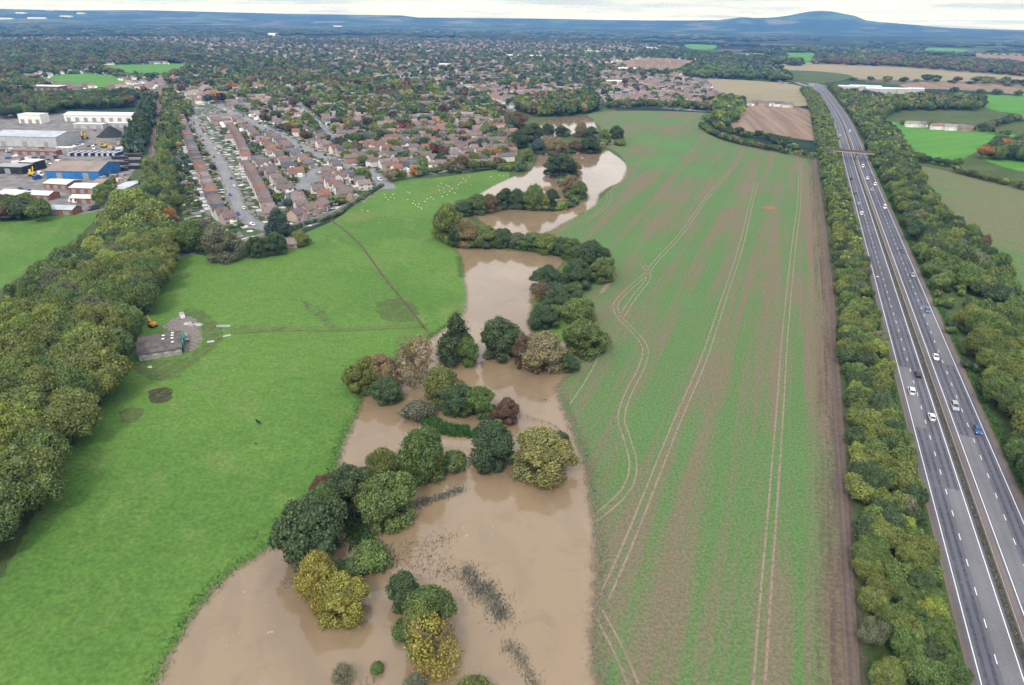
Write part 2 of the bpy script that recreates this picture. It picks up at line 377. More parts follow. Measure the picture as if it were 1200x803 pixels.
# ================================================================== setting: sky, sun, haze
SUN_EL, SUN_AZ = R_(48), R_(200)      # azimuth clockwise from +Y: low contrast light from behind-left of the camera
w = bpy.data.worlds.new('World'); scene.world = w; w.use_nodes = True
nt = w.node_tree; nt.nodes.clear()
out = nt.nodes.new('ShaderNodeOutputWorld'); bg = nt.nodes.new('ShaderNodeBackground'); nt.links.new(bg.outputs[0], out.inputs[0]); bg.inputs[1].default_value = 0.1
sky = nt.nodes.new('ShaderNodeTexSky'); sky.sky_type = 'NISHITA'; sky.sun_disc = False; sky.sun_elevation = SUN_EL; sky.sun_rotation = SUN_AZ
sky.air_density = 1.0; sky.dust_density = 1.5
tc = nt.nodes.new('ShaderNodeTexCoord'); sep = nt.nodes.new('ShaderNodeSeparateXYZ'); nt.links.new(tc.outputs['Generated'], sep.inputs[0])
def wm(op, a, b=0.0, clamp=False):
    q = nt.nodes.new('ShaderNodeMath'); q.operation = op; q.use_clamp = clamp
    for i, v in enumerate((a, b)):
        if isinstance(v, (int, float)): q.inputs[i].default_value = v
        else: nt.links.new(v, q.inputs[i])
    return q.outputs[0]
zc = wm('MAXIMUM', sep.outputs[2], 0.0)
den = wm('ADD', zc, 0.035)
cx = wm('DIVIDE', sep.outputs[0], den); cy = wm('DIVIDE', sep.outputs[1], den)
cmb = nt.nodes.new('ShaderNodeCombineXYZ'); nt.links.new(cx, cmb.inputs[0]); nt.links.new(cy, cmb.inputs[1])
def wn(scale, detail, rough, lo, hi, a, b, seed=0.0):
    q = nt.nodes.new('ShaderNodeTexNoise'); q.inputs['Scale'].default_value = scale; q.inputs['Detail'].default_value = detail; q.inputs['Roughness'].default_value = rough
    q.noise_dimensions = '4D'; q.inputs['W'].default_value = seed; nt.links.new(cmb.outputs[0], q.inputs['Vector'])
    m = nt.nodes.new('ShaderNodeMapRange'); m.interpolation_type = 'SMOOTHSTEP'; nt.links.new(q.outputs['Fac'], m.inputs[0])
    for i, v in zip((1,2,3,4), (lo,hi,a,b)): m.inputs[i].default_value = v
    return m.outputs[0]
grad = wm('ADD', wm('MULTIPLY', zc, 8.0), 13.2)                 # overcast: brighter overhead than at the horizon
shade = wn(.26, 6, .62, .44, .66, 1.0, .60)
cl = wm('MULTIPLY', grad, shade)
tintn = nt.nodes.new('ShaderNodeCombineColor')
nt.links.new(wm('MULTIPLY', cl, .975), tintn.inputs[0]); nt.links.new(wm('MULTIPLY', cl, .99), tintn.inputs[1]); nt.links.new(wm('MULTIPLY', cl, 1.035), tintn.inputs[2])
mix = nt.nodes.new('ShaderNodeMix'); mix.data_type = 'RGBA'; nt.links.new(wn(.19, 5, .6, .30, .42, .55, .94, 3.0), mix.inputs[0])
skb = nt.nodes.new('ShaderNodeMix'); skb.data_type = 'RGBA'; skb.blend_type = 'MULTIPLY'; skb.inputs[0].default_value = 1; nt.links.new(sky.outputs[0], skb.inputs[6]); skb.inputs[7].default_value = (1.3,1.3,1.3,1)
nt.links.new(skb.outputs[2], mix.inputs[6]); nt.links.new(tintn.outputs[0], mix.inputs[7]); nt.links.new(mix.outputs[2], bg.inputs[0])

sl = bpy.data.lights.new('sun', 'SUN'); sl.energy = 2.3; sl.angle = R_(12); sl.color = (1, .95, .87)
so = bpy.data.objects.new('sun', sl); COL.objects.link(so)
sd = Vector((math.sin(SUN_AZ)*math.cos(SUN_EL), math.cos(SUN_AZ)*math.cos(SUN_EL), math.sin(SUN_EL)))
so.rotation_euler = sd.to_track_quat('Z', 'Y').to_euler(); so.location = sd*500 + Vector((0,0,200))

vs = scene.view_settings; vs.view_transform = 'Standard'; vs.look = 'None'; vs.gamma = 1; vs.use_curve_mapping = False; vs.exposure = 0.0
cy_ = scene.cycles; cy_.use_denoising = True; cy_.max_bounces = 5; cy_.diffuse_bounces = 2; cy_.glossy_bounces = 2; cy_.transmission_bounces = 2; cy_.transparent_max_bounces = 6; cy_.volume_bounces = 0
cy_.use_adaptive_sampling = True; cy_.adaptive_threshold = 0.02
try: cy_.denoising_input_passes = 'RGB_ALBEDO_NORMAL'; cy_.denoising_prefilter = 'FAST'
except Exception: pass

# ------------------------------------------------------------------ the ground, out to the hills on the horizon
sky_px = [(-400,6),(-200,7),(0,8),(80,10),(160,9.5),(240,11.5),(330,14),(400,15),(470,16),(490,18.5),(560,19),(640,20),(720,21.5),(800,22),(840,21.5),(855,20),(870,18),(885,19),(905,18.5),(925,16),(940,13),(950,11),(962,10.2),(975,11),(990,14),(1003,16.5),(1015,21.5),(1030,23.5),(1050,25),(1080,27.5),(1110,30),(1150,31.8),(1200,33),(1300,34),(1600,38)]
RR = 12000.0
azs = []; zs = []
for px, py in sky_px:
    d = ray(px, py); h_ = math.hypot(d[0], d[1]); azs.append(math.atan2(d[0], d[1])); zs.append(H + RR*d[2]/h_)
az = np.unique(np.r_[np.linspace(-math.pi, -R_(42), 60), np.linspace(-R_(42), R_(42), 420), np.linspace(R_(42), math.pi, 60)])[:-1]
rad = np.r_[np.geomspace(20, 5000, 26), np.linspace(5200, 16000, 50)]
A, Rg = np.meshgrid(az, rad); x = np.sin(A)*Rg; y = np.cos(A)*Rg
peak = np.interp(A, azs, zs)
def lump(x, y):
    return (np.sin(x/910+1.3)*np.cos(y/730+.4) + .6*np.sin(x/370+2)*np.cos(y/410) + .35*np.sin(x/170)*np.sin(y/210+1))
b1 = np.exp(-((Rg-RR)/1500)**2)
z = (peak-25)*b1 + np.clip((Rg-5000)/4500, 0, 1)*np.clip(26+16*lump(x,y), 0, 80)*np.clip((RR+1500-Rg)/1500, 0, 1)*(1-b1)
z = np.where(Rg < 5000, 0, z); z = np.where(np.abs(A) > R_(75), 0, z)
V = np.c_[x.ravel(), y.ravel(), z.ravel()]; V = np.vstack([[0,0,0], V]); na = len(az)
i, j = np.meshgrid(np.arange(len(rad)-1), np.arange(na), indexing='ij'); a0 = 1+i*na+j; b0 = 1+i*na+(j+1)%na
Q = np.c_[a0.ravel(), (a0+na).ravel(), (b0+na).ravel(), b0.ravel()][:, ::-1]
k = np.arange(na); T = np.c_[np.zeros(na,int), 1+(k+1)%na, 1+k]
ground = link('ground', np_mesh('ground', V, [T, Q], smooth=True), None, MT['ground']); tag(ground, kind='structure')
if ground.data.polygons[0].normal.z < 0: ground.data.flip_normals()

hz = MB(); hz.box((0, 0, 240), (36000, 36000, 484)); 
nh = NT('haze_air'); pv = nh.n('ShaderNodeVolumePrincipled'); pv.inputs['Color'].default_value = (.11, .32, .92, 1); pv.inputs['Density'].default_value = 9e-5
pv.inputs['Absorption Color'].default_value = (.9,.95,1,1)
nh.L(pv.outputs[0], nh.out.inputs[1]); hzo = hz.build('haze', nh.m); tag(hzo, kind='stuff')

# ------------------------------------------------------------------ fields and grass
meadow_px = [(-420,1200),(-420,560),(-100,430),(60,390),(190,330),(205,300),(215,296),(240,300),(262,306),(330,292),(352,276),(392,258),(418,238),(452,214),(505,209),(560,202),(600,196),(640,190),(700,200),(760,240),(800,300),(800,600),(800,1200)]
sheet('meadow', meadow_px, .03, MT['meadow'])
sheet('paddock', [(-300,258),(0,260),(60,254),(105,248),(135,255),(118,280),(70,310),(30,345),(-30,370),(-300,420)], .035, MT['meadow'])
crop_px = [(690,133),(735,130),(800,131),(836,134),(826,142),(822,150),(840,162),(870,170),(910,177),(952,182),(958,200),(966,260),(975,330),(982,420),(989,530),(998,660),(1008,803),(1022,1000),(740,1100),(684,900),(684,780),(686,700),(688,640),(684,590),(676,550),(664,515),(656,492),(650,462),(650,448),(668,428),(690,405),(690,380),(684,350),(690,318),(692,300),(676,292),(650,284),(640,272),(663,258),(690,245),(712,225),(728,205),(734,192),(722,178),(706,168),(704,150)]
crop_w = gpoly(crop_px, 4)
# right hand edge of the crop follows the hedge in a straight line
sheet('crop_field', None, .06, MT['crop'], world=crop_w, jitter=.25)
em = resample([G(955,184), G(966,262), G(975,335), G(984,440), G(991,545), G(1000,670), G(1010,803), G(1025,1000)], 6)
ribbon('bare_margin', em, 0, 4.2, .075, MT['margin']) if False else None
em = resample([G(1030,1000), G(1011,803), G(1002,670), G(993,545), G(986,440), G(977,335), G(968,262), G(957,186)], 6)
ribbon('bare_margin', em, -3.0, -.3, .08, MT['margin'])
ribbon('grass_verge', em, -.1, 4.5, .05, MT['rough']); ribbon('trodden_edge', em, -5.2, -2.8, .07, MT['fringe']); ribbon('trodden_edge', em, -8.0, -4.6, .066, MT['thin_edge']); ribbon('trodden_edge', em, -.4, 1.0, .084, MT['fringe'])
fields = [
 ('ploughed_field', [(826,94),(868,94),(930,99),(944,108),(946,124),(905,122),(872,117),(846,108)], 'stubble'),
 ('ploughed_field', [(873,126),(908,124),(950,130),(958,160),(942,164),(900,156),(856,149)], 'soil'),
 ('stubble_field', [(898,76),(950,73),(1050,77),(1130,80),(1260,86),(1260,103),(1190,97),(1130,96),(1060,94),(1000,92),(930,88)], 'stubble'),
 ('ploughed_field', [(1062,98),(1110,96),(1260,104),(1260,117),(1150,107),(1062,103)], 'soil'),
 ('pasture', [(1126,111),(1180,112),(1260,117),(1260,145),(1195,134),(1160,128)], 'lawn'),
 ('pasture', [(1028,130),(1130,131),(1185,141),(1150,151),(1060,147)], 'rough'),
 ('pasture', [(1034,141),(1064,147),(1100,152),(1160,155),(1192,160),(1150,176),(1110,194),(1080,184),(1044,164)], 'lawn'),
 ('pasture', [(1150,186),(1178,180),(1260,185),(1260,205),(1200,202)], 'lawn'),
 ('thin_crop_field', [(1070,194),(1100,199),(1150,209),(1200,222),(1320,250),(1320,470),(1230,420),(1196,350),(1180,322),(1150,288),(1128,268),(1088,232),(1074,208)], 'crop2'),
 ('pasture', [(804,52),(838,53),(834,58),(808,57)], 'lawn'), ('pasture', [(756,62),(790,62),(800,68),(768,68)], 'lawn'),
 ('stubble_field', [(826,63),(895,63),(898,72),(850,70)], 'stubble'), ('pasture', [(918,62),(962,63),(950,72),(918,71)], 'lawn'),
 ('pasture', [(1080,56),(1135,58),(1134,66),(1085,62)], 'lawn'), ('ploughed_field', [(1136,62),(1240,66),(1240,73),(1138,68)], 'soil'),
 ('pasture', [(1138,54),(1240,58),(1240,62),(1138,60)], 'rough'),
 ('pasture', [(676,60),(720,61),(716,64),(684,64)], 'lawn'),
 ('playing_field', [(105,78),(150,76),(216,75),(217,84),(190,92),(150,90),(112,84)], 'lawn'),
 ('playing_field', [(60,90),(100,86),(140,92),(146,100),(112,103),(70,98)], 'lawn'),
 ('ploughed_field', [(700,76),(760,68),(830,72),(826,82),(760,84)], 'soil'),
 ('stubble_field', [(880,82),(960,84),(1000,90),(960,98),(900,92)], 'rough'),
]
for k, (nm, px, m) in enumerate(fields): sheet(nm, px, .10+.02*k, MT[m], 3)
# the town's gardens, drives and yards
sheet('town_ground', [(205,262),(190,215),(196,150),(205,105),(150,112),(40,100),(-200,96),(-200,58),(200,52),(500,50),(840,62),(850,90),(832,104),(845,118),(836,131),(760,126),(700,127),(640,128),(618,140),(610,170),(600,190),(560,200),(505,206),(452,211),(418,234),(392,254),(352,270),(318,284),(262,290),(225,285)], .02, MT['town'])
sheet('country_grass', [(1040,215),(1035,190),(1020,150),(1000,128),(1100,125),(1200,128),(1400,135),(1500,300),(1300,420),(1180,340)], .02, MT['rough'], 3)
sheet('river_bank', [(596,215),(596,150),(606,128),(640,118),(690,116),(720,128),(745,150),(745,215),(700,260),(640,280),(540,262),(535,235)], .045, MT['rough'], 3)
sheet('yard', [(-160,256),(-160,142),(20,134),(165,134),(168,160),(160,205),(128,245),(60,252),(0,256)], .04, MT['yard'], 2)

# ------------------------------------------------------------------ flood water
wat1 = gpoly([(150,900),(178,803),(190,775),(208,742),(230,710),(258,678),(292,653),(328,630),(362,603),(382,575),(391,548),(397,525),(404,508),(412,492),(420,472),(424,462),(430,452),(455,430),(480,410),(500,398),(520,384),(538,372),(544,350),(541,325),(537,300),(530,291),(560,289),(600,293),(650,298),(664,306),(652,322),(636,340),(626,362),(624,382),(640,396),(668,400),(690,404),(684,425),(668,442),(656,456),(662,474),(672,498),(684,528),(692,556),(696,590),(702,625),(703,690),(700,745),(704,803),(700,900)], 4)
wat2 = gpoly([(556,231),(575,219),(603,206),(620,200),(628,184),(624,165),(628,150),(640,141),(665,137),(692,137),(700,150),(702,164),(715,177),(728,186),(736,196),(730,212),(717,219),(704,228),(700,240),(682,252),(663,262),(645,272),(620,277),(593,275),(575,268),(560,259),(550,250),(540,246)], 4)
isl = [gpoly(q, 3) for q in (
  [(536,248),(560,246),(600,245),(640,247),(676,240),(670,235),(630,238),(590,238),(550,240)],
  [(640,172),(652,200),(668,222),(682,236),(688,230),(676,214),(668,196),(672,176),(690,180),(708,176),(724,164),(706,158),(680,156),(655,162)])]
def water_sheet(name, poly, holes, step, z):
    lo = poly.min(0)-4; hi = poly.max(0)+4
    nx = int((hi[0]-lo[0])/step)+1; ny = int((hi[1]-lo[1])/step)+1
    gx, gy = np.meshgrid(lo[0]+np.arange(nx)*step, lo[1]+np.arange(ny)*step); pts = np.c_[gx.ravel(), gy.ravel()]
    pp = resample(np.vstack([poly, poly[:1]]), step*1.5)[:-1]
    d = sdist(pts, pp)
    for hh in holes: d = np.minimum(d, -sdist(pts, hh))
    i, j = np.meshgrid(np.arange(ny-1), np.arange(nx-1), indexing='ij'); a = (i*nx+j).ravel(); q = np.c_[a, a+1, a+nx+1, a+nx]
    q = q[(d[q] > -3.5).any(1)]
    us, inv = np.unique(q.ravel(), return_inverse=True)
    me = np_mesh(name, np.c_[pts[us], np.full(len(us), z)], [inv.reshape(-1,4)], [MT['water']], attrs={'shore': np.clip(d[us], -5, 30)})
    return tag(link(name, me), kind='structure')
water_sheet('flood_water', wat1, [], 1.8, .12)
water_sheet('flood_water', wat2, isl, 3.0, .12)

# ------------------------------------------------------------------ tramlines and other wheel marks across the crop
def line(px, n=6): return resample(crom([G(*p) for p in px], n), 1.5)
pairs = [[(889,810),(897,700),(905,600),(914,480),(921,380),(930,290),(937,230),(937,192)],
         [(708,700),(735,640),(765,565),(795,490),(825,420),(850,345),(868,290),(880,240),(886,215)],
         [(690,612),(712,596),(735,572),(742,545),(735,515),(728,490),(736,462),(752,430),(756,408),(742,388),(726,372),(722,356),(738,338),(756,322),(770,305),(800,272),(826,235),(856,198)],
         [(742,803),(726,765),(708,730),(700,716)],
         [(655,270),(685,258),(705,246),(714,234),(712,224)],
         [(728,372),(742,350),(760,325),(752,308)]]
tr = []
for q, px in enumerate(pairs):
    pl = line(px); tr += [(pl, -1.25, -.72), (pl, .72, 1.25)] if q not in (4,) else [(pl,-1.5,-1.1),(pl,1.1,1.5)]
ribbons('wheel_track', tr, .088, MT['track'])
ribbons('wheel_track', [(line([(668,474),(690,440),(706,408)]), -.3, .3), (line([(704,344),(716,328),(718,314)]), -1, 1)], .092, MT['track'])
ribbons('dirt_path', [(line([(270,392),(330,388),(400,388),(450,386),(498,384)]), -.35, .35), (line([(388,258),(420,285),(450,325),(480,362),(500,388)]), -.35, .45)], .06, MT['mud'])
sheet('mud_patch', [(174,460),(190,454),(204,458),(196,470),(180,473)], .06, MT['mudpatch'], 3, .3)
for k_, q_ in enumerate(([(352,352),(372,360),(396,384),(388,386),(364,366)],[(250,384),(300,380),(340,384),(300,390)])): sheet('trodden_patch', q_, .054+.002*k_, MT['thin_edge'], 3, .5)
sheet('mud_patch', [(140,484),(156,478),(170,482),(160,494),(146,497)], .055, MT['weedy'], 3, .3)
sheet('farm_yard', [(190,384),(202,374),(216,370),(227,373),(233,382),(235,396),(230,408),(221,413),(214,408),(212,392)], .06, MT['gravel'], 3, .4)
sheet('rough_patch', [(210,366),(232,362),(254,378),(262,394),(246,412),(226,430),(200,446),(164,440),(160,424),(214,420),(236,404),(234,380)], .052, MT['weedy'], 3, .4)
sheet('rough_patch', [(440,356),(470,350),(490,362),(480,378),(450,374)], .05, MT['weedy'], 3, .6)
sheet('scrub_ground', [(190,330),(150,420),(100,480),(60,560),(20,640),(-40,700),(-420,820),(-420,500),(-60,370),(60,300),(120,250),(150,210),(172,180),(182,170),(204,180),(214,250),(216,290)], .045, MT['rough'], 3, .5)

# ------------------------------------------------------------------ motorway
L0 = [G(1174,880), G(1153.6,798), G(1110,651), G(1070.6,500), G(1012.5,280)]
base = np.array(G(1070.6,500)); t_ = np.array([math.sin(DIR), math.cos(DIR)]); nrm = np.array([t_[1], -t_[0]])
far = [G(987.5,184), G(978,145), G(966,121), G(957,106.5), G(948,98.5), G(936,93.5)]
cl_pts = [base + t_*s for s in (-330,-120,-60,0,60,120,200,300,400)]
cl_pts = [c for c in cl_pts] + [np.array(q) for q in far[1:]]
cl = resample(crom(cl_pts, 8), 8.0)                    # left edge line of the carriageway leading away
ribbon('motorway_verge', cl, -9, 29, .05, MT['rough'])
ribbon('hard_verge', cl, -1.9, 21.3, .07, MT['strip'])
ribbon('road', cl, -.7, 8.0, .10, MT['road']); ribbon('road', cl, 10.8, 19.6, .10, MT['road'])
ribbon('central_reserve', cl, 8.0, 10.8, .13, MT['strip']); ribbon('reserve_shade', cl, 7.95, 9.15, .15, MT['weeds'])  # narrow dark ribbon paints the shade on the barrier's left side
dl = np.r_[0, np.cumsum(np.hypot(*np.diff(cl, axis=0).T))]
def along(s, off):
    p = np.array([np.interp(s, dl, cl[:,0]), np.interp(s, dl, cl[:,1])]); q = np.array([np.interp(s+1, dl, cl[:,0]), np.interp(s+1, dl, cl[:,1])])
    t = (q-p)/np.hypot(*(q-p)); return p + np.array([t[1], -t[0]])*off, math.atan2(t[1], t[0])
mk = [(cl,-.1,.1),(cl,7.2,7.4),(cl,11.3,11.5),(cl,18.7,18.9)]
ds = []
for c0, sh in ((3.65,0),(15.1,3)):
    s = 0.0
    while s < dl[-1]-5:
        a, _ = along(s+sh, c0); b, _ = along(s+sh+2.4, c0); ds.append((np.array([a,b]), -.09, .09)); s += 9.0
cw = cl[dl < 900]; ribbons('lane_wear', [(cw, c_+o_-.35, c_+o_+.35) for c_ in (1.85,5.45,13.2,16.9) for o_ in (-.8,.8)], .106, MT['wear'])
ribbons('lane_marking', mk+ds, .125, MT['paint'])
for s0, s1, a, b, mt in ((150,196,.2,3.5,'patch'),(215,300,3.8,7.1,'patch2'),(330,372,.2,3.5,'patch2'),(120,170,15.3,18.5,'patch'),(262,330,11.7,14.9,'patch2'),(420,520,3.8,7.1,'patch'),(380,440,15.3,18.5,'patch2')):
    q = np.array([along(s_, 0)[0] for s_ in np.linspace(s0, s1, 12)]); ribbon('road_patch', q, a, b, .112, MT[mt])
# steel barrier in the reserve
bz = MB(); 
pl = offset(cl, 9.25); keep = dl < 760; pl = pl[keep]
for a, b in zip(pl[:-1], pl[1:]):
    bz.box(((a[0]+b[0])/2,(a[1]+b[1])/2,.66), (math.hypot(*(b-a)), .14, .32), 0, math.atan2(b[1]-a[1], b[0]-a[0]))
bar = bz.build('beam', MT['steel']); be = empty('crash_barrier', (0,0,0)); bar.parent = be
tag(be, 'grey steel crash barrier running down the central reserve of the motorway', 'crash barrier')
pz = MB()
for k, a in enumerate(resample(pl, 4.0)): pz.box((a[0], a[1], .25), (.1,.1,.52))
tag(pz.build('post', MT['steel'], be), kind='stuff')

# ------------------------------------------------------------------ streets
def street(px, w, z=.12, m='street'): 
    pl = line(px); 
    ribbon('pavement', pl, -w/2-1.6, w/2+1.6, z-.06, MT['yard']); return ribbon('street', pl, -w/2, w/2, z, MT[m])
S1 = [(222,128),(232,148),(240,163),(252,180),(262,198),(270,218),(278,238),(286,254),(302,264),(318,270),(332,274)]
S2 = [(252,122),(285,138),(310,150),(350,170),(382,185),(412,197),(432,203),(447,213),(456,222)]
S3 = [(345,118),(366,138),(386,158),(400,168),(430,178)]
street(S1, 6.5); street(S2, 9, .14); street(S3, 6, .16)
street([(352,222),(362,206),(372,198),(392,193)], 6, .10); street([(335,232),(350,226),(366,216),(372,205)], 6, .11)
street([(452,214),(436,226),(415,238),(390,250),(352,262),(330,272)], 3.6, .13, 'road')
street([(205,302),(222,296),(246,288),(262,280)], 3.2, .13, 'road')
street([(838,128),(850,120),(846,112),(838,105),(832,100),(828,94)], 8, .15); street([(916,98),(930,96),(946,101),(952,98),(940,90),(922,88),(912,92),(916,98)], 9, .17)
street([(900,84),(920,90),(960,100),(1000,104)], 7, .13)
rl = line([(191,98),(187,120),(184,150),(182,185),(178,215)]); ribbon('railway_bed', rl, -5, 5, .13, MT['ballast'])
ribbons('railway_track', [(rl,-2.6,-2.4),(rl,-1.2,-1.0),(rl,1.0,1.2),(rl,2.4,2.6)], .2, MT['steel'])

# ================================================================== foliage
def crown_mesh(name, seed, nc=30, nl=7000, ls=.085, shape='round', core=True, spread=.66, cr_=(.26,.42), zlo=.06, lop=0.0):
    g = np.random.default_rng(seed)
    # clumps spread over an ellipsoid (radius 1 across, z from zlo to 1)
    zc = (1+zlo)/2; az_ = (1-zlo)/2
    d = g.normal(size=(nc,3)); d[:,2] = np.abs(d[:,2])*1.0-.35; d /= np.linalg.norm(d, axis=1)[:,None]
    rr = spread*(.75+.35*g.random(nc)); C = d*rr[:,None]
    if shape == 'cone':
        hgt = g.random(nc)**.8; ang = g.random(nc)*6.283; C = np.c_[np.cos(ang)*(1-hgt)*.68, np.sin(ang)*(1-hgt)*.68, hgt*1.8-.85]
    if shape == 'low':
        C[:,2] = np.abs(C[:,2])*.8-.5
    if lop:
        s_ = g.normal(0, lop, 3); C[:,:2] *= (1.0-.38*np.clip(C[:,2:3], -1, 1)); C[:,0] += s_[0]*C[:,2]; C[:,1] += s_[1]*C[:,2]; C[:,2] += s_[2]*C[:,0]*.8; C[:,2] = np.where(g.random(nc) < .22, -.72, C[:,2])
    cl_r = cr_[0] + (cr_[1]-cr_[0])*g.random(nc)
    if shape == 'cone': cl_r *= (1.15-.6*hgt)
    w_ = cl_r**2; idx = g.choice(nc, nl, p=w_/w_.sum())
    dd = g.normal(size=(nl,3)); dd[:,2] += .25; dd /= np.linalg.norm(dd, axis=1)[:,None]
    squ = g.uniform(.65,1.35,(nc,3)); pos = C[idx] + dd*squ[idx]*(cl_r[idx]*(.66+.52*g.random(nl)**.8))[:,None]
    stray = g.random(nl) < .07; pos[stray] += dd[stray]*(cl_r[idx[stray]]*g.uniform(.1,.5,stray.sum()))[:,None] + g.normal(0,.02,(int(stray.sum()),3))
    dist = np.full(nl, 9.0)
    for k in range(nc):
        q = np.linalg.norm(pos-C[k], axis=1)/cl_r[k]; q[idx == k] = 9; dist = np.minimum(dist, q)
    keep = dist > .62; pos = pos[keep]; dd = dd[keep]; idx = idx[keep]; n = len(pos)
    nrm_ = dd + g.normal(0,.55,(n,3)); nrm_ /= np.linalg.norm(nrm_, axis=1)[:,None]
    t1 = np.cross(nrm_, g.normal(size=(n,3))); t1 /= np.linalg.norm(t1, axis=1)[:,None]; t2 = np.cross(nrm_, t1)
    sz = ls*(.55+.9*g.random(n))
    P4 = np.empty((n,4,3))
    for c, (a, b) in enumerate(((-1,-.35),(.25,-1),(1,.3),(-.2,1))):
        j = .7+.6*g.random(n); P4[:,c] = pos + t1*(a*sz*j)[:,None] + t2*(b*sz*j)[:,None] + nrm_*(g.normal(0,.18,n)*sz)[:,None]
    cv = g.random(nc); cw = g.random(nc)**2
    var = np.repeat(np.clip(.34*cv[idx]+.66*g.random(n), 0, 1), 4); warm = np.repeat(np.clip(cw[idx]*.8+.25*g.random(n), 0, 1), 4)
    V = P4.reshape(-1,3); Fq = [np.arange(4*n).reshape(-1,4)]
    if core:
        bm = bmesh.new()
        bmesh.ops.create_icosphere(bm, subdivisions=2, radius=.60 if core is True else core)
        cv_ = np.array([v.co[:] for v in bm.verts]); cf = np.array([[v.index for v in f.verts] for f in bm.faces]); bm.free()
        if shape == 'cone': k_ = (1-(cv_[:,2]+.6)/1.3)*.75+.1; cv_[:,0] *= k_; cv_[:,1] *= k_; cv_[:,2] *= 1.25
        if shape == 'low': cv_[:,2] = cv_[:,2]*.8-.2
        cv_ *= (1+g.normal(0,.06,(len(cv_),1)))
        Fq.append(cf+len(V)); V = np.vstack([V, cv_]); var = np.r_[var, np.full(len(cv_), .25)]; warm = np.r_[warm, np.zeros(len(cv_))]
    V[:,2] = zc + V[:,2]*az_
    V[:,2] = np.maximum(V[:,2], .03)
    return np_mesh(name, V, Fq, [MT['leaf']], attrs={'var': var, 'warm': warm})
def trunk_mesh(name, seed, r0=.065, limbs=6, bare=False):
    g = random.Random(seed); m = MB()
    lean = (g.uniform(-.05,.05), g.uniform(-.05,.05))
    m.tube((0,0,-.01), (lean[0],lean[1],.28), r0, r0*.75, 8); m.tube((lean[0],lean[1],.28), (lean[0]*2,lean[1]*2,.72), r0*.75, r0*.25, 6)
    for i in range(limbs):
        a = 6.283*i/limbs+g.uniform(-.4,.4); z0 = g.uniform(.24,.5); rr = g.uniform(.4,.62); e = (math.cos(a)*rr, math.sin(a)*rr, z0+g.uniform(.16,.32))
        m.tube((lean[0],lean[1],z0), e, r0*.4, r0*.14, 5, cap=False)
        for q in range(10 if bare else 2):
            s = g.uniform(.3,1); b = (lean[0]+(e[0]-lean[0])*s, lean[1]+(e[1]-lean[1])*s, z0+(e[2]-z0)*s); aa = a+g.uniform(-1.2,1.2); l = g.uniform(.2,.42)
            c = (b[0]+math.cos(aa)*l, b[1]+math.sin(aa)*l, min(.99, b[2]+g.uniform(.1,.36))); m.tube(b, c, r0*.16, r0*.04, 3, cap=False)
            if bare:
                for w in range(5):
                    a3 = aa+g.uniform(-1,1); s3 = g.uniform(.2,1); b3 = tuple(b[k]+(c[k]-b[k])*s3 for k in range(3)); m.tube(b3, (b3[0]+math.cos(a3)*.2, b3[1]+math.sin(a3)*.2, min(1, b3[2]+g.uniform(.05,.22))), r0*.06, r0*.02, 3, cap=False)
    return m.mesh(name, MT['deadwood'] if bare else MT['bark'])
HI = [crown_mesh('crown_mesh', 10+k, nc=46+8*k, nl=24000, ls=.031, cr_=(.15,.33), spread=.74, zlo=.05) for k in range(4)]
RIVM = [crown_mesh('crown_mesh', 120+k, nc=56+6*k, nl=24000, ls=.030, cr_=(.12,.32), spread=.76, zlo=0.0, lop=.2, core=.46) for k in range(5)]
MID = [crown_mesh('crown_mesh', 30+k, nc=30+3*k, nl=6500, ls=.058, cr_=(.2,.38), zlo=.03) for k in range(4)]
BUSH = [crown_mesh('crown_mesh', 50+k, nc=24, nl=9000, ls=.042, shape='low', zlo=0.0) for k in range(3)]
THIN = [crown_mesh('crown_mesh', 60+k, nc=40, nl=5200, ls=.034, core=False, cr_=(.24,.46), zlo=0.0, spread=.66, lop=.15) for k in range(2)]
CONE = [crown_mesh('crown_mesh', 70+k, nc=44, nl=13000, ls=.036, shape='cone', zlo=.04) for k in range(2)]
LOW = [crown_mesh('crown_mesh', 80+k, nc=12, nl=520, ls=.2, cr_=(.3,.5)) for k in range(4)] + [crown_mesh('crown_mesh', 90, nc=12, nl=420, ls=.19, shape='cone', zlo=.05)]
TR = [trunk_mesh('trunk_mesh', 100+k) for k in range(3)]; TRB = [trunk_mesh('bare_trunk', 110+k, .05, 9, True) for k in range(2)]
SETS = dict(round=HI, river=RIVM, mid=MID, bush=BUSH, thin=THIN, cone=CONE)
C = dict(dark=(.070,.114,.052), green=(.118,.182,.058), olive=(.160,.205,.060), yellow=(.26,.25,.062), tan=(.24,.205,.115), brown=(.15,.115,.068), rb=(.14,.088,.06),
         red=(.15,.070,.055), orange=(.30,.17,.05), grey=(.150,.170,.110), lime=(.21,.28,.068), willow=(.25,.25,.095), blue=(.066,.112,.088), plum=(.085,.055,.055))
CW = dict(willow='pale willow', rb='reddish brown', dark='dark green', green='mid green', olive='olive green', yellow='yellow', tan='pale tan', brown='brownish', red='dark red', orange='orange', grey='grey green', lime='bright lime green', blue='blue green', plum='plum coloured')
def jit(c, s=.14):
    k = 1+rnd.uniform(-s, s); return (c[0]*k*(1+rnd.uniform(-s,s)*.6), c[1]*k, c[2]*k*(1+rnd.uniform(-s,s)*.4))
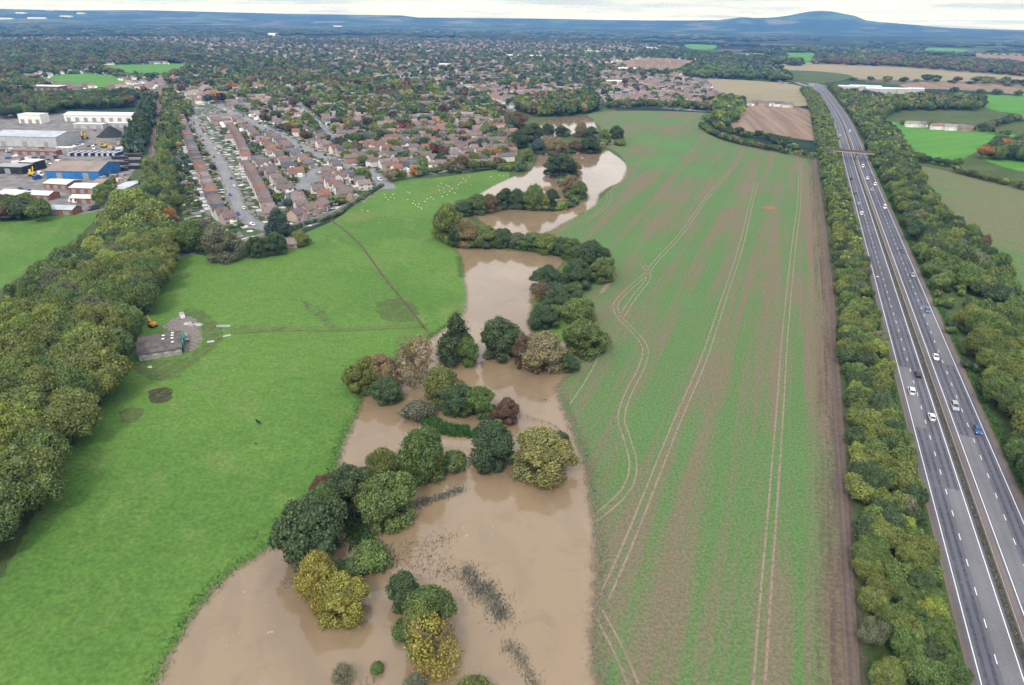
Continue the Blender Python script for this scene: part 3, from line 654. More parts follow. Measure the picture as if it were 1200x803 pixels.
def make_tree(x, y, R, h, col, shape='round', label=None, group=None, cat='tree', name='tree', z=0.0, px=None):
    e = empty(name, (x,y,z), rnd.uniform(0,6.283), (R, R*rnd.uniform(.9,1.1), h)); tag(e, label, cat, group)
    st = SETS[shape]; c = bpy.data.objects.new('crown', rnd.choice(st)); COL.objects.link(c); c.parent = e; c['tint'] = list(jit(C[col] if isinstance(col,str) else col))
    t = bpy.data.objects.new('trunk' if cat == 'tree' else 'stem', rnd.choice(TRB if shape == 'thin' else TR)); COL.objects.link(t); t.parent = e
    return e
# ------------------------------------------------------------------ trees one can tell apart: along the flooded river
# (centre x, top y, foot y, width, colour, shape, label)
RIV = [
 (536,369,430,46,'dark','cone','tall dark green pointed tree standing in water where the field fence ends'),
 (548,392,430,28,'green','round','small green tree leaning against the tall dark pointed tree in the flood'),
 (587,372,421,46,'dark','round','broad dark green tree between the pointed tree and the tan willow'),
 (632,388,437,52,'tan','mid','pale tan willow beside the pond with thinning leaves'),
 (612,392,432,22,'brown','mid','narrow brownish tree squeezed left of the tan willow'),
 (666,414,438,24,'dark','round','small dark tree just right of the tan willow'),
 (685,373,417,44,'green','round','rounded green tree at the lower end of the right bank row'),
 (676,348,380,38,'green','round','green tree next above the lowest of the right bank row'),
 (637,358,386,34,'dark','round','dark round tree leaning over the left edge of the right bank row'),
 (656,334,366,42,'dark','round','dark domed tree in the middle of the right bank row'),
 (673,304,342,36,'dark','round','dark tree near the top of the right bank row beside the crop'),
 (640,312,344,34,'dark','mid','dark straggly tree with dead limbs over the pond'),
 (636,332,356,22,'brown','thin','thin brownish tree with bare twigs beside the pond'),
 (694,284,324,42,'dark','round','large dark tree at the corner where the hedge row meets the crop'),
 (704,300,332,26,'green','round','green tree on the crop side of the corner clump'),
 (672,280,306,26,'green','round','green tree between the hedge row and the corner clump'),
 (526,240,286,30,'olive','mid','olive green tree at the outer bend of the hedge row on the meadow'),
 (516,252,280,20,'olive','bush','yellowish bush on the meadow side of the river bend'),
 (547,257,290,28,'tan','mid','tan leafless looking tree inside the river bend'),
 (536,262,290,20,'dark','round','dark tree low at the river bend between olive and tan trees'),
 (568,264,290,30,'olive','mid','brown green tree right of the tan tree in the hedge row'),
 (590,268,291,24,'dark','round','fourth tree from the bend in the hedge row above the pond'),
 (606,272,292,22,'grey','mid','grey tree in the hedge row above the pond'),
 (624,272,295,28,'green','mid','green tree above the top right corner of the pond'),
 (642,272,298,28,'olive','mid','olive tree at the water edge where the hedge row thickens'),
 (658,276,300,26,'dark','mid','dark tree where the hedge row meets the right bank clump'),
 (545,236,253,24,'dark','mid','dark tree at the left tip of the wooded spit'),
 (560,228,252,22,'green','mid','second green tree from the left on the wooded spit'),
 (573,228,250,18,'brown','mid','brown tree on the wooded spit'),
 (590,221,244,20,'dark','mid','dark tree standing free in the middle of the wooded spit'),
 (607,221,245,20,'dark','mid','dark tree right of the middle gap on the wooded spit'),
 (624,217,247,22,'green','mid','tallest green tree on the wooded spit'),
 (635,226,246,16,'olive','mid','olive tree beside the tallest tree on the spit'),
 (646,222,243,18,'dark','mid','dark tree near the right tip of the wooded spit'),
 (655,232,243,11,'lime','bush','little lime green bush at the right tip of the spit'),
 (679,212,234,17,'green','mid','green tree alone at the end of the upper bank'),
 (666,205,228,18,'tan','mid','tan tree on the upper bank beside the lone green tree'),
 (656,180,209,34,'dark','round','large dark tree between the two arms of upper water'),
 (673,186,206,16,'tan','mid','tan tree behind the large dark tree in upper water'),
 (632,164,181,18,'blue','mid','blue green tree on the left side of the upper flood'),
 (650,161,182,24,'tan','mid','tan willow standing in the upper flood'),
 (691,161,180,22,'dark','mid','dark round tree above the widest upper water'),
 (674,164,180,16,'brown','mid','brown tree between tan willow and dark round tree'),
 (642,145,158,14,'dark','mid','small dark tree at the far pool'),
 (659,147,160,16,'dark','mid','dark tree in the middle of the far pool'),
 (680,144,161,14,'tan','mid','tan tree at the right of the far pool'),
 (692,149,163,14,'dark','mid','dark tree right of the far pool'),
 (708,152,166,12,'olive','mid','olive tree on the bank point in the crop'),
 (722,148,163,16,'dark','mid','dark tree at the tip of the bank point in the crop'),
 (727,160,171,14,'olive','bush','olive bush at the foot of the bank point tree'),
 (605,132,152,26,'brown','mid','olive brown tree behind the green river bank'),
 (621,145,168,26,'dark','mid','dark tree over the green river bank'),
 (607,152,174,22,'dark','mid','dark tree below the brown one by the river houses'),
 (618,174,189,14,'olive','mid','small olive tree alone on the river bank lawn'),
 (424,418,462,34,'olive','round','dark olive bush at the meadow edge left of the tan clump'),
 (449,412,457,36,'tan','mid','tan leafy tree in the clump at the meadow edge'),
 (453,441,476,34,'dark','round','dark green tree dipping into water below the tan clump'),
 (487,396,453,46,'tan','thin','bare pale tree with wide twiggy crown by the fence end'),
 (490,462,493,32,'grey','bush','grey green bush in the water left of the reed bed'),
 (521,430,475,40,'olive','round','brown green tree at the left of the middle clump'),
 (538,448,487,42,'dark','round','dark green tree in the middle clump above the reeds'),
 (562,453,490,34,'green','round','green tree at the right of the middle clump'),
 (592,468,498,28,'rb','mid','reddish brown bush at the right end of the middle clump'),
 (582,488,505,14,'lime','bush','small lime green bush above the big round dark tree'),
 (578,496,553,48,'dark','round','big round dark green tree standing alone in brown water'),
 (638,504,566,60,'willow','mid','large olive yellow willow alone in the widest flood'),
 (657,502,522,20,'dark','bush','small dark bush behind the large olive willow'),
 (494,502,568,50,'green','round','tall green tree at the right end of the long lower row'),
 (532,520,554,28,'green','bush','low green bush reaching right from the long lower row'),
 (450,524,562,34,'olive','mid','olive tree at the back of the long lower row'),
 (410,543,602,48,'dark','round','dark tree by the water at the left of the long lower row'),
 (458,552,618,56,'green','round','broad green tree at the front of the long lower row'),
 (440,562,612,40,'olive','round','dark olive tree between the broad and the dark tree of the lower row'),
 (379,556,592,30,'rb','mid','reddish brown tree on the meadow edge of the lower row'),
 (366,580,666,76,'dark','round','largest dark olive tree at the near end of the lower row'),
 (385,572,625,40,'green','round','green tree right behind the largest dark tree'),
 (433,624,672,42,'green','bush','low green bush cluster below the broad green tree'),
 (377,648,716,48,'yellow','round','yellow green tree half hidden by the largest dark tree'),
 (404,675,729,54,'yellow','round','bright yellow tree in the water at the near clump'),
 (410,646,682,30,'green','bush','low green bush behind the bright yellow tree'),
 (473,672,720,36,'dark','round','dark upright bush at the top of the nearest mid water clump'),
 (503,688,742,56,'green','round','broad green tree in the nearest mid water clump'),
 (476,722,748,26,'green','bush','small bush left of the nearest mid water clump'),
 (510,726,790,56,'yellow','thin','thinly leaved yellow willow at the foot of the nearest clump'),
 (496,712,770,40,'olive','mid','olive tree between the broad green tree and the thin willow'),
 (555,790,832,44,'olive','bush','olive bush cut by the bottom edge of the photo'),
 (442,773,790,15,'green','bush','small round bush alone in water near the bottom'),
 (404,780,806,24,'grey','thin','leafless drowned shrub left of the small round bush'),
 (486,790,815,28,'grey','thin','leafless drowned shrub at the bottom left of the thin willow'),
 # around the barn, the meadow corner and the lane
 (264,262,308,36,'grey','mid','large grey green tree with bare twigs in the meadow corner'),
 (303,276,302,22,'dark','round','dark round tree left of the pair by the meadow cottage'),
 (323,272,300,24,'dark','round','dark round tree right of the pair by the meadow cottage'),
 (327,246,278,30,'blue','cone','blue green conifer beside the lane end'),
 (353,271,289,20,'olive','mid','olive tree at the right of the meadow cottage'),
 (224,258,296,34,'green','round','bright green tree beside the dark lane entrance'),
 (206,254,282,22,'plum','mid','plum coloured tree left of the bright green tree'),
 (425,197,216,18,'green','round','dark green tree on the green triangle at the lane junction'),
]
def add_px(x, yt, yb, w, col, shape, label, group=None):
    gx, gy = G(x, yb); d = depth(gx, gy); ppm = F/d; dep_ = math.atan2(H, math.hypot(gx,gy))
    R = w/2/ppm; gx, gy = G(x, yb-.55*R*math.sin(dep_)*ppm)
    h = max(R*1.05, ((yb-yt)/ppm - R*math.sin(dep_)*.9)/math.cos(dep_)); h = min(h, 20)
    shape = 'river' if shape in ('round','mid') else shape; cat = 'bush' if 'bush' in label or 'shrub' in label else 'tree'
    shp = shape
    return make_tree(gx, gy, R*1.15, h*1.04, col, shp, label, group, cat, {'tree':'riverside_tree','bush':'riverside_bush'}[cat])
for t in RIV: add_px(*t)
n_ind = len([t for t in RIV if not ('bush' in t[6] or 'shrub' in t[6])])

# ------------------------------------------------------------------ belts and woods: candidates
cand = []            # dict per tree
def fill(px, sp, Rr, hr, cols, zone, shape='round', world=None, jt=.35, keep=1.0, avoid=None):
    poly = np.array([G(*p) for p in px]) if world is None else np.array(world)
    lo, hi = poly.min(0), poly.max(0); g = []
    ny = int((hi[1]-lo[1])/(sp*.87))+1; nx = int((hi[0]-lo[0])/sp)+1
    for j in range(ny):
        for i in range(nx):
            g.append((lo[0]+(i+.5*(j%2))*sp+rnd.uniform(-jt,jt)*sp, lo[1]+j*sp*.87+rnd.uniform(-jt,jt)*sp))
    if not g: return
    g = np.array(g); g = g[inside(g, poly)]
    for x, y in g:
        if rnd.random() > keep: continue
        if avoid is not None and avoid(x, y): continue
        tot = sum(c[1] for c in cols); q = rnd.random()*tot
        for c, wt in cols:
            q -= wt
            if q <= 0: break
        k = rnd.random(); R = Rr[0]+(Rr[1]-Rr[0])*k; h = hr[0]+(hr[1]-hr[0])*(.5*k+.7*rnd.random()-.1); R *= rnd.uniform(.82,1.12)
        cand.append(dict(x=x, y=y, R=R, h=h, col=c, zone=zone, shape=shape))
def line_fill(px, sp, Rr, hr, cols, zone, w=2.0, shape='round'):
    pl = resample(crom([G(*p) for p in px], 5), sp)
    for x, y in pl:
        c = rnd.choices([c[0] for c in cols], [c[1] for c in cols])[0]
        cand.append(dict(x=x+rnd.uniform(-w,w), y=y+rnd.uniform(-w,w), R=rnd.uniform(*Rr), h=rnd.uniform(*hr), col=c, zone=zone, shape=shape))
GRN = [('green',4),('olive',2.6),('dark',2.2),('grey',1)]
barn_xy = G(190, 402)
def near_barn(x, y): return (abs(x-barn_xy[0]) < 12 and abs(y-barn_xy[1]) < 14)
fill([(24,650),(72,560),(100,500),(128,470),(152,440),(158,400),(170,372),(196,348),(206,318),(208,296),(186,262),(168,246),(140,252),(128,272),(112,300),(74,330),(36,366),(-20,400),(-80,450),(-160,520),(-220,600),(-220,720),(-60,700)],
     8.6, (5.6,8.0), (11,17), [('green',4.6),('olive',4),('dark',1.0),('lime',2.2),('grey',.3)], 'the big wood left of the meadow', avoid=near_barn)
fill([(168,246),(186,262),(208,296),(214,282),(206,262),(214,240),(204,222),(206,200),(196,178),(188,184),(182,200),(172,215)], 8, (3.6,5.6), (9,13), [('green',4),('olive',3),('dark',1.5),('brown',.3),('orange',.06)], 'the strip behind the western house row')
rowp = lambda z0, off0, z1, off1: None
m0 = resample(cl[dl < 1300], 4.0)
def belt(a, b, s0, s1, sp, Rr, hr, cols, zone, keep=1.0):
    pl = cl[(dl >= s0) & (dl <= s1)]
    poly = np.vstack([offset(pl, a), offset(pl, b)[::-1]]); fill(None, sp, Rr, hr, cols, zone, world=poly, keep=keep)
wl = [(p, q) for p, q in ((1,1),)]
# west belt: between the crop's verge and the carriageway
wb_l = resample([G(1034,1100), G(1024,880), G(1016,790), G(1009,690), G(1001,590), G(995,500), G(988,420), G(982,340), G(974,265), G(964,200), G(958,170), G(952,138), G(946,118), G(938,106)], 8)
wb_r = offset(cl[(dl<1450)], -5.0)
fill(None, 4.3, (2.5,3.5), (4.2,7.6), [('green',4),('olive',3.6),('dark',2.6),('grey',.35),('lime',.5)], 'the belt between crop and motorway', world=np.vstack([wb_l, wb_r[::-1]]), jt=.42)
# east belt
eb_r = resample([G(1420,760), G(1300,600), G(1240,500), G(1196,430), G(1192,352), G(1166,312), G(1136,282), G(1100,252), G(1072,212), G(1062,190), G(1046,165), G(1030,146), G(1012,126), G(990,112), G(970,102)], 8)
eb_l = offset(cl[(dl>190)&(dl<1450)], 24)
near_p = np.array([G(1176,500), G(1150,436), G(1130,384), G(1190,372), G(1260,420), G(1500,640), G(1500,760), G(1260,640), G(1215,570)])
scrub = np.array([G(1092,346), G(1112,392), G(1134,440), G(1150,470), G(1176,440), G(1186,372), G(1150,352), G(1120,338)])
fill(None, 6.0, (3.3,4.8), (6,11), [('dark',3.6),('green',3.6),('olive',1.5),('brown',.3),('grey',.6)], 'the belt right of the motorway', world=np.vstack([eb_l, eb_r[::-1]]), avoid=lambda x,y: inside(np.array([[x,y]]), scrub)[0] or inside(np.array([[x,y]]), near_p)[0])
fill(None, 6.4, (4.2,6.0), (9,13), [('green',4),('olive',3),('lime',1.2),('dark',1)], 'the taller wood at the right edge', world=near_p)
fill(None, 5.5, (1.4,2.8), (2,4.5), [('dark',3),('green',3),('olive',1),('lime',.5),('orange',.15)], 'the scrub beside the motorway', 'bush', world=scrub, keep=.75)
sheet('scrub_ground', None, .055, MT['rough'], world=np.vstack([eb_l, eb_r[::-1]]))
# other hedges, woods and lone trees at middle distance
MIX = [('dark',3),('green',3),('olive',1.6),('brown',.7),('orange',.12),('tan',.6),('grey',.8)]
line_fill([(822,150),(840,160),(870,170),(910,178),(952,186)], 6, (2.6,4), (4,6.5), MIX, 'the hedge at the top of the crop', 1.5)
line_fill([(828,140),(842,152),(868,160),(900,164),(926,176)], 8, (3,5), (5,9), [('green',2),('olive',1),('dark',2)], 'the hedge at the top of the crop', 2.5)
fill([(836,118),(852,116),(872,122),(868,140),(850,150),(838,140)], 9, (3.6,5.5), (7,11), [('lime',1.5),('green',2),('dark',2)], 'the clump beside the grey road')
fill([(706,128),(740,126),(800,127),(836,131),(836,126),(780,123),(720,122)], 9, (3.4,5), (6,10), MIX, 'the hedge behind the crop')
fill([(622,136),(640,138),(700,133),(706,124),(690,112),(640,116),(600,122),(606,132)], 10, (4,6.5), (9,15), MIX, 'the trees behind the far pool')
line_fill([(455,213),(480,208),(510,204),(545,202),(575,198),(590,194)], 7, (3,5.2), (5,9), MIX, 'the hedge between meadow and houses', 3)
fill([(560,196),(612,194),(622,200),(590,203)], 7, (2.4,3.4), (3,5), [('green',2),('olive',2),('dark',2)], 'the bushes by the upper water')
line_fill([(322,280),(352,266),(392,254),(420,236),(448,218)], 3.5, (1.3,1.9), (1.6,2.4), [('dark',3),('green',2)], 'the clipped hedge along the lane', .4)
fill([(208,276),(214,292),(238,300),(262,298),(262,278),(236,268)], 9, (3,4.6), (6,9), [('green',2),('olive',2),('grey',1)], 'the garden at the meadow corner')
fill([(150,182),(166,182),(182,128),(170,124)], 7.5, (4.6,6.0), (14,19), [('dark',4),('blue',1)], 'the tall dark row beside the railway', 'cone')
fill([(188,180),(212,170),(224,132),(214,116),(194,120)], 10, (3.6,5.5), (7,11), GRN+[('brown',1)], 'the trees east of the railway')
fill([(-40,262),(48,262),(52,246),(10,240),(-40,244)], 9, (4.5,6.5), (7,11), [('dark',2),('green',2),('brown',1.5)], 'the clump beside the white roofed units')
fill([(108,246),(130,240),(136,222),(128,216),(112,232)], 8, (3,4), (5,8), [('green',2),('olive',2)], 'the small trees among the white roofed units')
fill([(1036,194),(1068,190),(1050,160),(1034,150)], 8, (4,5.5), (8,12), GRN, 'the belt right of the motorway')
line_fill([(1072,188),(1100,194),(1118,196)], 7, (4,5.5), (6,9), [('dark',2),('green',2)], 'the hedge between the two right hand fields')
line_fill([(1118,202),(1150,210),(1200,222),(1260,236)], 5, (3,4.6), (4,7), [('olive',2.5),('green',2),('dark',1)], 'the hedge between the two right hand fields')
fill([(1148,188),(1196,190),(1240,196),(1240,180),(1196,172),(1160,174)], 11, (5,7.5), (9,14), [('dark',2),('green',2),('orange',1.0)], 'the clump around the white house')
line_fill([(1056,147),(1100,151),(1140,154),(1180,160)], 10, (3,5), (5,8), MIX, 'the hedge behind the bright pasture')
line_fill([(1150,152),(1190,142),(1240,138)], 10, (4,6), (6,9), MIX, 'the hedge behind the bright pasture')
fill([(1000,130),(1020,142),(1060,130),(1150,130),(1150,120),(1092,117),(1050,118),(1010,115),(990,112)], 13, (4.5,8), (8,14), MIX, 'the trees around the white sheds')
fill([(950,75),(1060,79),(1200,90),(1260,92),(1260,82),(1180,74),(1060,66),(960,66)], 24, (8,13), (10,15), [('dark',2),('green',1),('brown',2),('grey',1)], 'far')
fill([(800,92),(870,93),(930,97),(925,88),(880,84),(860,76),(820,74),(800,82)], 22, (7,12), (9,14), [('dark',2),('green',3)], 'far')
fill([(740,64),(800,70),(850,72),(940,78),(940,72),(860,66),(780,60)], 26, (8,12), (9,14), [('dark',3),('green',1)], 'far')
for px in ([(1040,96),(1120,98),(1190,102),(1260,108)], [(1000,94),(1060,96)], [(1120,110),(1180,112),(1240,118)], [(1100,62),(1150,64),(1250,68)]): line_fill(px, 30, (6,10), (6,11), MIX, 'far', 5)
fill([(-160,142),(0,140),(60,136),(75,128),(150,128),(165,118),(150,112),(60,116),(-160,118)], 15, (6,9), (9,14), [('dark',3),('green',2),('brown',1)], 'far')
fill([(-160,112),(10,112),(60,104),(12,92),(-160,92)], 17, (6,9), (9,14), MIX, 'far')
fill([(-160,90),(60,90),(110,78),(216,74),(250,66),(200,54),(60,50),(-160,52)], 30, (9,13), (10,16), [('brown',1.5),('dark',3),('green',2),('grey',1),('blue',1)], 'far')
line_fill([(62,88),(110,80),(150,92),(190,92),(216,86)], 16, (6,9), (8,12), MIX, 'far', 3)

# undergrowth that closes the gaps of the river hedges
UG = [('dark',3),('green',3),('olive',2),('tan',.6)]
line_fill([(518,276),(530,287),(548,290),(570,291),(592,291),(612,292),(632,295),(652,299),(672,302)], 3.6, (1.9,2.8), (2.4,4.2), UG, 'the hedge row above the pond', 1.2, 'bush')
line_fill([(518,272),(514,262),(520,250)], 3.6, (1.9,2.8), (2.4,4.2), UG, 'the hedge row above the pond', 1.2, 'bush')
line_fill([(540,253),(556,252),(575,249),(600,245),(630,246),(655,247),(674,241)], 4.2, (1.8,2.6), (2,3.2), [('dark',3),('green',3)], 'the wooded spit', .8, 'bush')
line_fill([(672,238),(664,226),(656,212)], 4.5, (2,3), (2.4,4), UG, 'the upper bank', 1.2, 'bush')
line_fill([(636,176),(660,180),(690,178),(712,168)], 8, (2.6,4), (3.5,6), UG, 'the upper bank', 3, 'bush')
line_fill([(676,300),(690,318),(672,338),(652,362),(640,382)], 4, (2.4,3.4), (3,5.5), [('dark',3),('green',3)], 'the right bank row', 2.0, 'bush')
line_fill([(690,320),(678,345),(668,372),(684,405)], 4.5, (2.4,3.4), (3,5.5), [('dark',3),('green',3)], 'the right bank row', 2.0, 'bush')
line_fill([(392,585),(420,590),(448,600)], 3.5, (1.8,2.8), (2.4,4.5), [('dark',3),('green',3)], 'the long lower row', 2.0, 'bush')
line_fill([(360,640),(372,600),(400,575),(440,560),(480,556)], 3.8, (1.8,2.8), (2.4,4.5), [('dark',3),('green',3),('olive',1)], 'the long lower row', 1.6, 'bush')
line_fill([(512,470),(530,482),(552,486),(574,484)], 3.5, (1.6,2.4), (2,3.6), [('dark',3),('green',3)], 'the middle clump', 1.0, 'bush')

# ================================================================== houses
def gable(mb, w, d, e, r, over=.35, th=.22, m=0):
    hw, hd = w/2+over*.6, d/2+over; sl = (r-e)/(d/2); ze = e-over*sl
    for s in (-1, 1):
        vs = [(-hw,s*hd,ze),(hw,s*hd,ze),(hw,0,r),(-hw,0,r)]; vt = [(a,b,c+th) for a,b,c in vs]
        mb.add(vs+vt, [(0,1,2,3),(7,6,5,4),(0,4,5,1),(1,5,6,2),(2,6,7,3),(3,7,4,0)], m)
def walls(mb, w, d, e, r, hip=False, m=0):
    if hip: mb.box((0,0,e/2), (w,d,e), m)
    else:
        mb.prism([(-d/2,0),(d/2,0),(d/2,e),(0,r-.02),(-d/2,e)], -w/2, w/2, m)
def hip(mb, w, d, e, r, over=.4, m=0):
    hw, hd = w/2+over, d/2+over; rl_ = max(.6, w/2-d/2)
    mb.add([(-hw,-hd,e-.2),(hw,-hd,e-.2),(hw,hd,e-.2),(-hw,hd,e-.2),(-rl_,0,r),(rl_,0,r)], [(3,2,1,0),(0,1,5,4),(2,3,4,5),(1,2,5),(3,0,4)], m)
def win_mesh(w, h):
    m = MB(); m.box((0,0,0),(w,.10,h),0); 
    for sx in (-1,1): m.box((sx*w/4,-.062,0),(w/2-.14,.03,h-.2),1)
    return m.mesh('window_mesh', [MT['white'], MT['glass']])
WM = [win_mesh(1.9,1.2), win_mesh(1.2,1.1)]
dm = MB(); dm.box((0,0,1.0),(.95,.12,2.0),0); dm.box((0,-.07,1.55),(.5,.03,.5),1); DOOR = dm.mesh('door_mesh', [MT['white'], MT['glass']])
HT = []
def htype(desc, w, d, e, r, style='gable', chim=((.0,.6),), ext=None, cross=False):
    w *= .87; d *= .87; e *= .86; r = e + (r/1.0-e/.86)*.9
    W = MB(); Rf = MB()
    if style == 'hip': walls(W,w,d,e,r,True); hip(Rf,w,d,e,r)
    else: walls(W,w,d,e,r); gable(Rf,w,d,e,r)
    if cross:
        gw = 3.4; gx = w*.22; e2 = e; r2 = e+gw*.42
        W.prism([(gx-gw/2,0),(gx+gw/2,0),(gx+gw/2,e2),(gx,r2),(gx-gw/2,e2)], -d/2-1.1, 0, 0, 'y')
        for s in (-1,1):
            vs = [(gx+s*(gw/2+.3),-d/2-1.3,e2-.25),(gx+s*(gw/2+.3),0,e2-.25),(gx,0,r2+.03),(gx,-d/2-1.3,r2+.03)]; Rf.add(vs+[(a,b,c+.2) for a,b,c in vs], [(0,1,2,3),(7,6,5,4),(0,4,5,1),(1,5,6,2),(2,6,7,3),(3,7,4,0)])
    Ch = []
    for cx_, cy2 in chim:
        c = MB(); c.box((cx_*w/2,cy2,r+.1),(.8,.5,1.6)); c.box((cx_*w/2-.2,cy2,r+1.05),(.24,.24,.35),1); c.box((cx_*w/2+.2,cy2,r+1.05),(.28,.28,.4),1); Ch.append(c.mesh('chimney_mesh',[MT['brickred'],MT['rust']]))
    X = None
    if ext == 'cons': x = MB(); x.box((-w*.15,d/2+1.5,1.2),(3.2,3.0,2.4),0); x.box((-w*.15,d/2+1.5,2.55),(3.5,3.2,.25),0,0,.7); X = ('conservatory', x.mesh('conservatory_mesh',[MT['white']]))
    if ext == 'gar': x = MB(); x.box((w/2+1.5,-.6,1.25),(3.0,5.6,2.5),0); x.box((w/2+1.5,-3.44,1.1),(2.3,.08,2.0),0); x.box((w/2+1.55,-.6,2.6),(3.1,5.8,.18),1); X = ('garage', x.mesh('garage_mesh',[MT['concrete'],MT['grey']]))
    wins = []
    for s in (-1,1):
        for fx in (-.28,.28):
            for zz in ((1.3,3.4) if e > 3.6 else (1.35,)): wins.append((fx*w, s*(d/2+.05), zz, 0 if s<0 else math.pi))
    HT.append(dict(desc=desc, w=w, d=d, wall=W.mesh('wall_mesh', MT['wall']), roof=Rf.mesh('roof_mesh', MT['roof']), ch=Ch, ext=X, wins=wins, e=e, r=r, hip=style=='hip'))
htype('gabled house', 8.6, 8.2, 4.9, 7.6, chim=((.9,.0),), ext='gar')
htype('hipped semi', 13.5, 8.4, 5.0, 7.9, 'hip', ((0,.0),), ext='cons')
htype('house with front gable', 10.4, 7.8, 4.9, 7.7, chim=((-.9,0),), cross=True, ext='gar')
htype('long bungalow', 13, 7.6, 2.7, 5.2, chim=((.4,0),), ext='cons')
htype('short terrace', 17, 8.0, 5.0, 7.7, chim=((-.5,0),(.5,0)))
htype('small detached house', 8.0, 8.8, 4.9, 8.2, chim=((.8,0),), ext='cons')
RC = [('mauve',(.160,.125,.125)),('brown',(.170,.130,.110)),('grey',(.135,.13,.14)),('reddish',(.235,.115,.085)),('pinkish',(.22,.175,.168)),('slate',(.085,.088,.105))]
WC = [(.34,.23,.19),(.58,.55,.50),(.40,.30,.26),(.72,.70,.68),(.66,.62,.6)]
hs = []; occ = {}
def free(x, y, r):
    i, j = int(x//10), int(y//10)
    for a in range(i-2, i+3):
        for b in range(j-2, j+3):
            for (u, v, q) in occ.get((a,b), ()):
                if (u-x)**2+(v-y)**2 < (r+q)**2: return False
    return True
def put(x, y, r): occ.setdefault((int(x//10), int(y//10)), []).append((x, y, r))
st_pl = [line(q) for q in (S1,S2,S3,[(352,222),(362,206),(372,198),(392,193)],[(335,232),(350,226),(366,216),(372,205)],[(452,214),(436,226),(415,238),(390,250),(352,262),(330,272)],[(205,302),(222,296),(246,288),(262,280)],[(838,128),(850,120),(846,112),(838,105),(832,100),(828,94)],[(191,98),(187,120),(184,150),(182,185),(178,215)])]
for i_, q in enumerate(st_pl):
    for a in resample(q, 3.5): put(a[0], a[1], (5.0, 7.5, 5.5)[i_] if i_ < 3 else 2.6)
for t in RIV:
    g0 = G(t[0], t[2]); put(g0[0], g0[1], 3)
def add_house(x, y, yaw, ty, zone, rad=None, rc=None):
    r = rad if rad is not None else max(HT[ty]['w'], HT[ty]['d'])/2*.8
    if not free(x, y, r): return False
    put(x, y, r); hs.append([x, y, yaw, ty, zone, rc if rc is not None else rnd.choices(range(6), [5,3,3,1.3,2,1.2])[0]]); return True
def row(px, sp, tys, zone, turn=0.0, r=None, skip=.04):
    pl = resample(crom([G(*p) for p in px], 6), sp)
    for i in range(len(pl)):
        a = pl[max(i-1,0)]; b = pl[min(i+1,len(pl)-1)]; yaw = math.atan2(b[1]-a[1], b[0]-a[0])+turn
        if rnd.random() > skip: add_house(pl[i][0]+rnd.uniform(-.5,.5), pl[i][1]+rnd.uniform(-.5,.5), yaw+rnd.uniform(-.04,.04), rnd.choice(tys), zone, r)
row([(268,262),(256,252),(248,232),(238,208),(228,184),(219,160),(212,142)], 9.3, [0,5], 'the western row', math.pi/2, 4.2, 0)
row([(258,262),(242,252),(236,240)], 10, [0,5], 'the western row', math.pi/2, 4.2, 0)
row([(318,256),(311,240),(301,220),(292,202)], 9.5, [0,5], 'the row beside the curving street', math.pi/2, 4.2, 0)
row([(289,188),(282,172),(274,158),(262,140)], 9.5, [0,5], 'the row beside the curving street', math.pi/2, 4.2, 0)
row([(248,140),(262,152),(270,168),(279,186)], 10, [0,2], 'the row beside the curving street', math.pi/2, 4.2, 0)
row([(450,190),(480,184),(510,180),(540,176),(566,166),(590,160)], 11, [2,4,0], 'the row facing the meadow', 0, 4.8, 0)
row([(455,196),(490,193),(520,188),(545,183)], 13, [1,2,4], 'the row facing the meadow', 0, 5.2, 0)
row([(330,264),(352,256),(378,246)], 12, [2,5], 'the corner above the lane', 0, 4.6, 0)
row([(396,214),(384,206),(372,214),(360,224)], 12, [2,0], 'the close inside the lane bend', 0, 4.6, 0)
town_a = [(262,130),(290,143),(330,164),(396,198),(438,212),(408,238),(352,258),(320,262),(300,232),(284,196),(262,160)]
town_b = [(200,104),(230,122),(262,124),(300,142),(356,168),(432,200),(470,206),(560,200),(596,190),(606,168),(602,150),(596,136),(560,112),(480,100),(380,92),(300,84),(230,88)]
town_c = [(560,112),(606,130),(640,112),(690,112),(706,122),(740,122),(800,125),(834,128),(842,114),(832,98),(800,92),(720,86),(640,78),(560,84)]
def estate(px, ang, sp, depth_, tys, zone, skip, turn=0.0, rr=4.0):
    poly = np.array([G(*p) for p in px]); c = poly.mean(0); ca, sa = math.cos(ang), math.sin(ang)
    L_ = np.abs(poly-c).max()*1.5; v = -L_; k = 0
    while v < L_:
        segs = []; u = -L_
        while u < L_:
            x = c[0]+u*ca-v*sa; y = c[1]+u*sa+v*ca
            if inside(np.array([[x,y]]), poly)[0]:
                segs.append((x,y))
                if rnd.random() > skip: add_house(x+rnd.uniform(-1,1), y+rnd.uniform(-1.2,1.2), ang+turn+rnd.uniform(-.12,.12)+(math.pi if k%2 else 0), rnd.choice(tys), zone, rr)
            u += sp*rnd.uniform(.93,1.12)
        v += depth_ if k % 2 else depth_*1.25; k += 1
estate(town_a, R_(118), 9.0, 14, [0,5,0,3,2], 'the estate between the two streets', .10, math.pi/2, 3.6)
estate([(300,140),(356,168),(432,200),(470,206),(470,180),(420,160),(360,130),(300,118)], R_(128), 10.2, 16.5, [0,2,5,3,1], 'the houses above the diagonal street', .14, math.pi/2)
estate([(470,206),(560,200),(596,190),(606,168),(602,150),(560,130),(500,140),(440,150),(450,180)], R_(8), 11, 17, [1,2,4,3,0], 'the houses above the meadow', .15)
estate(town_b, R_(20), 12, 20, [1,2,4,5,0,3], 'the middle of the town', .30)
estate(town_c, R_(-15), 11.5, 18, [1,2,4,0,5], 'the estate behind the crop', .12)
cot = G(337, 288); add_house(cot[0], cot[1]-2, R_(12), 3, 'the meadow corner', 3, 4)
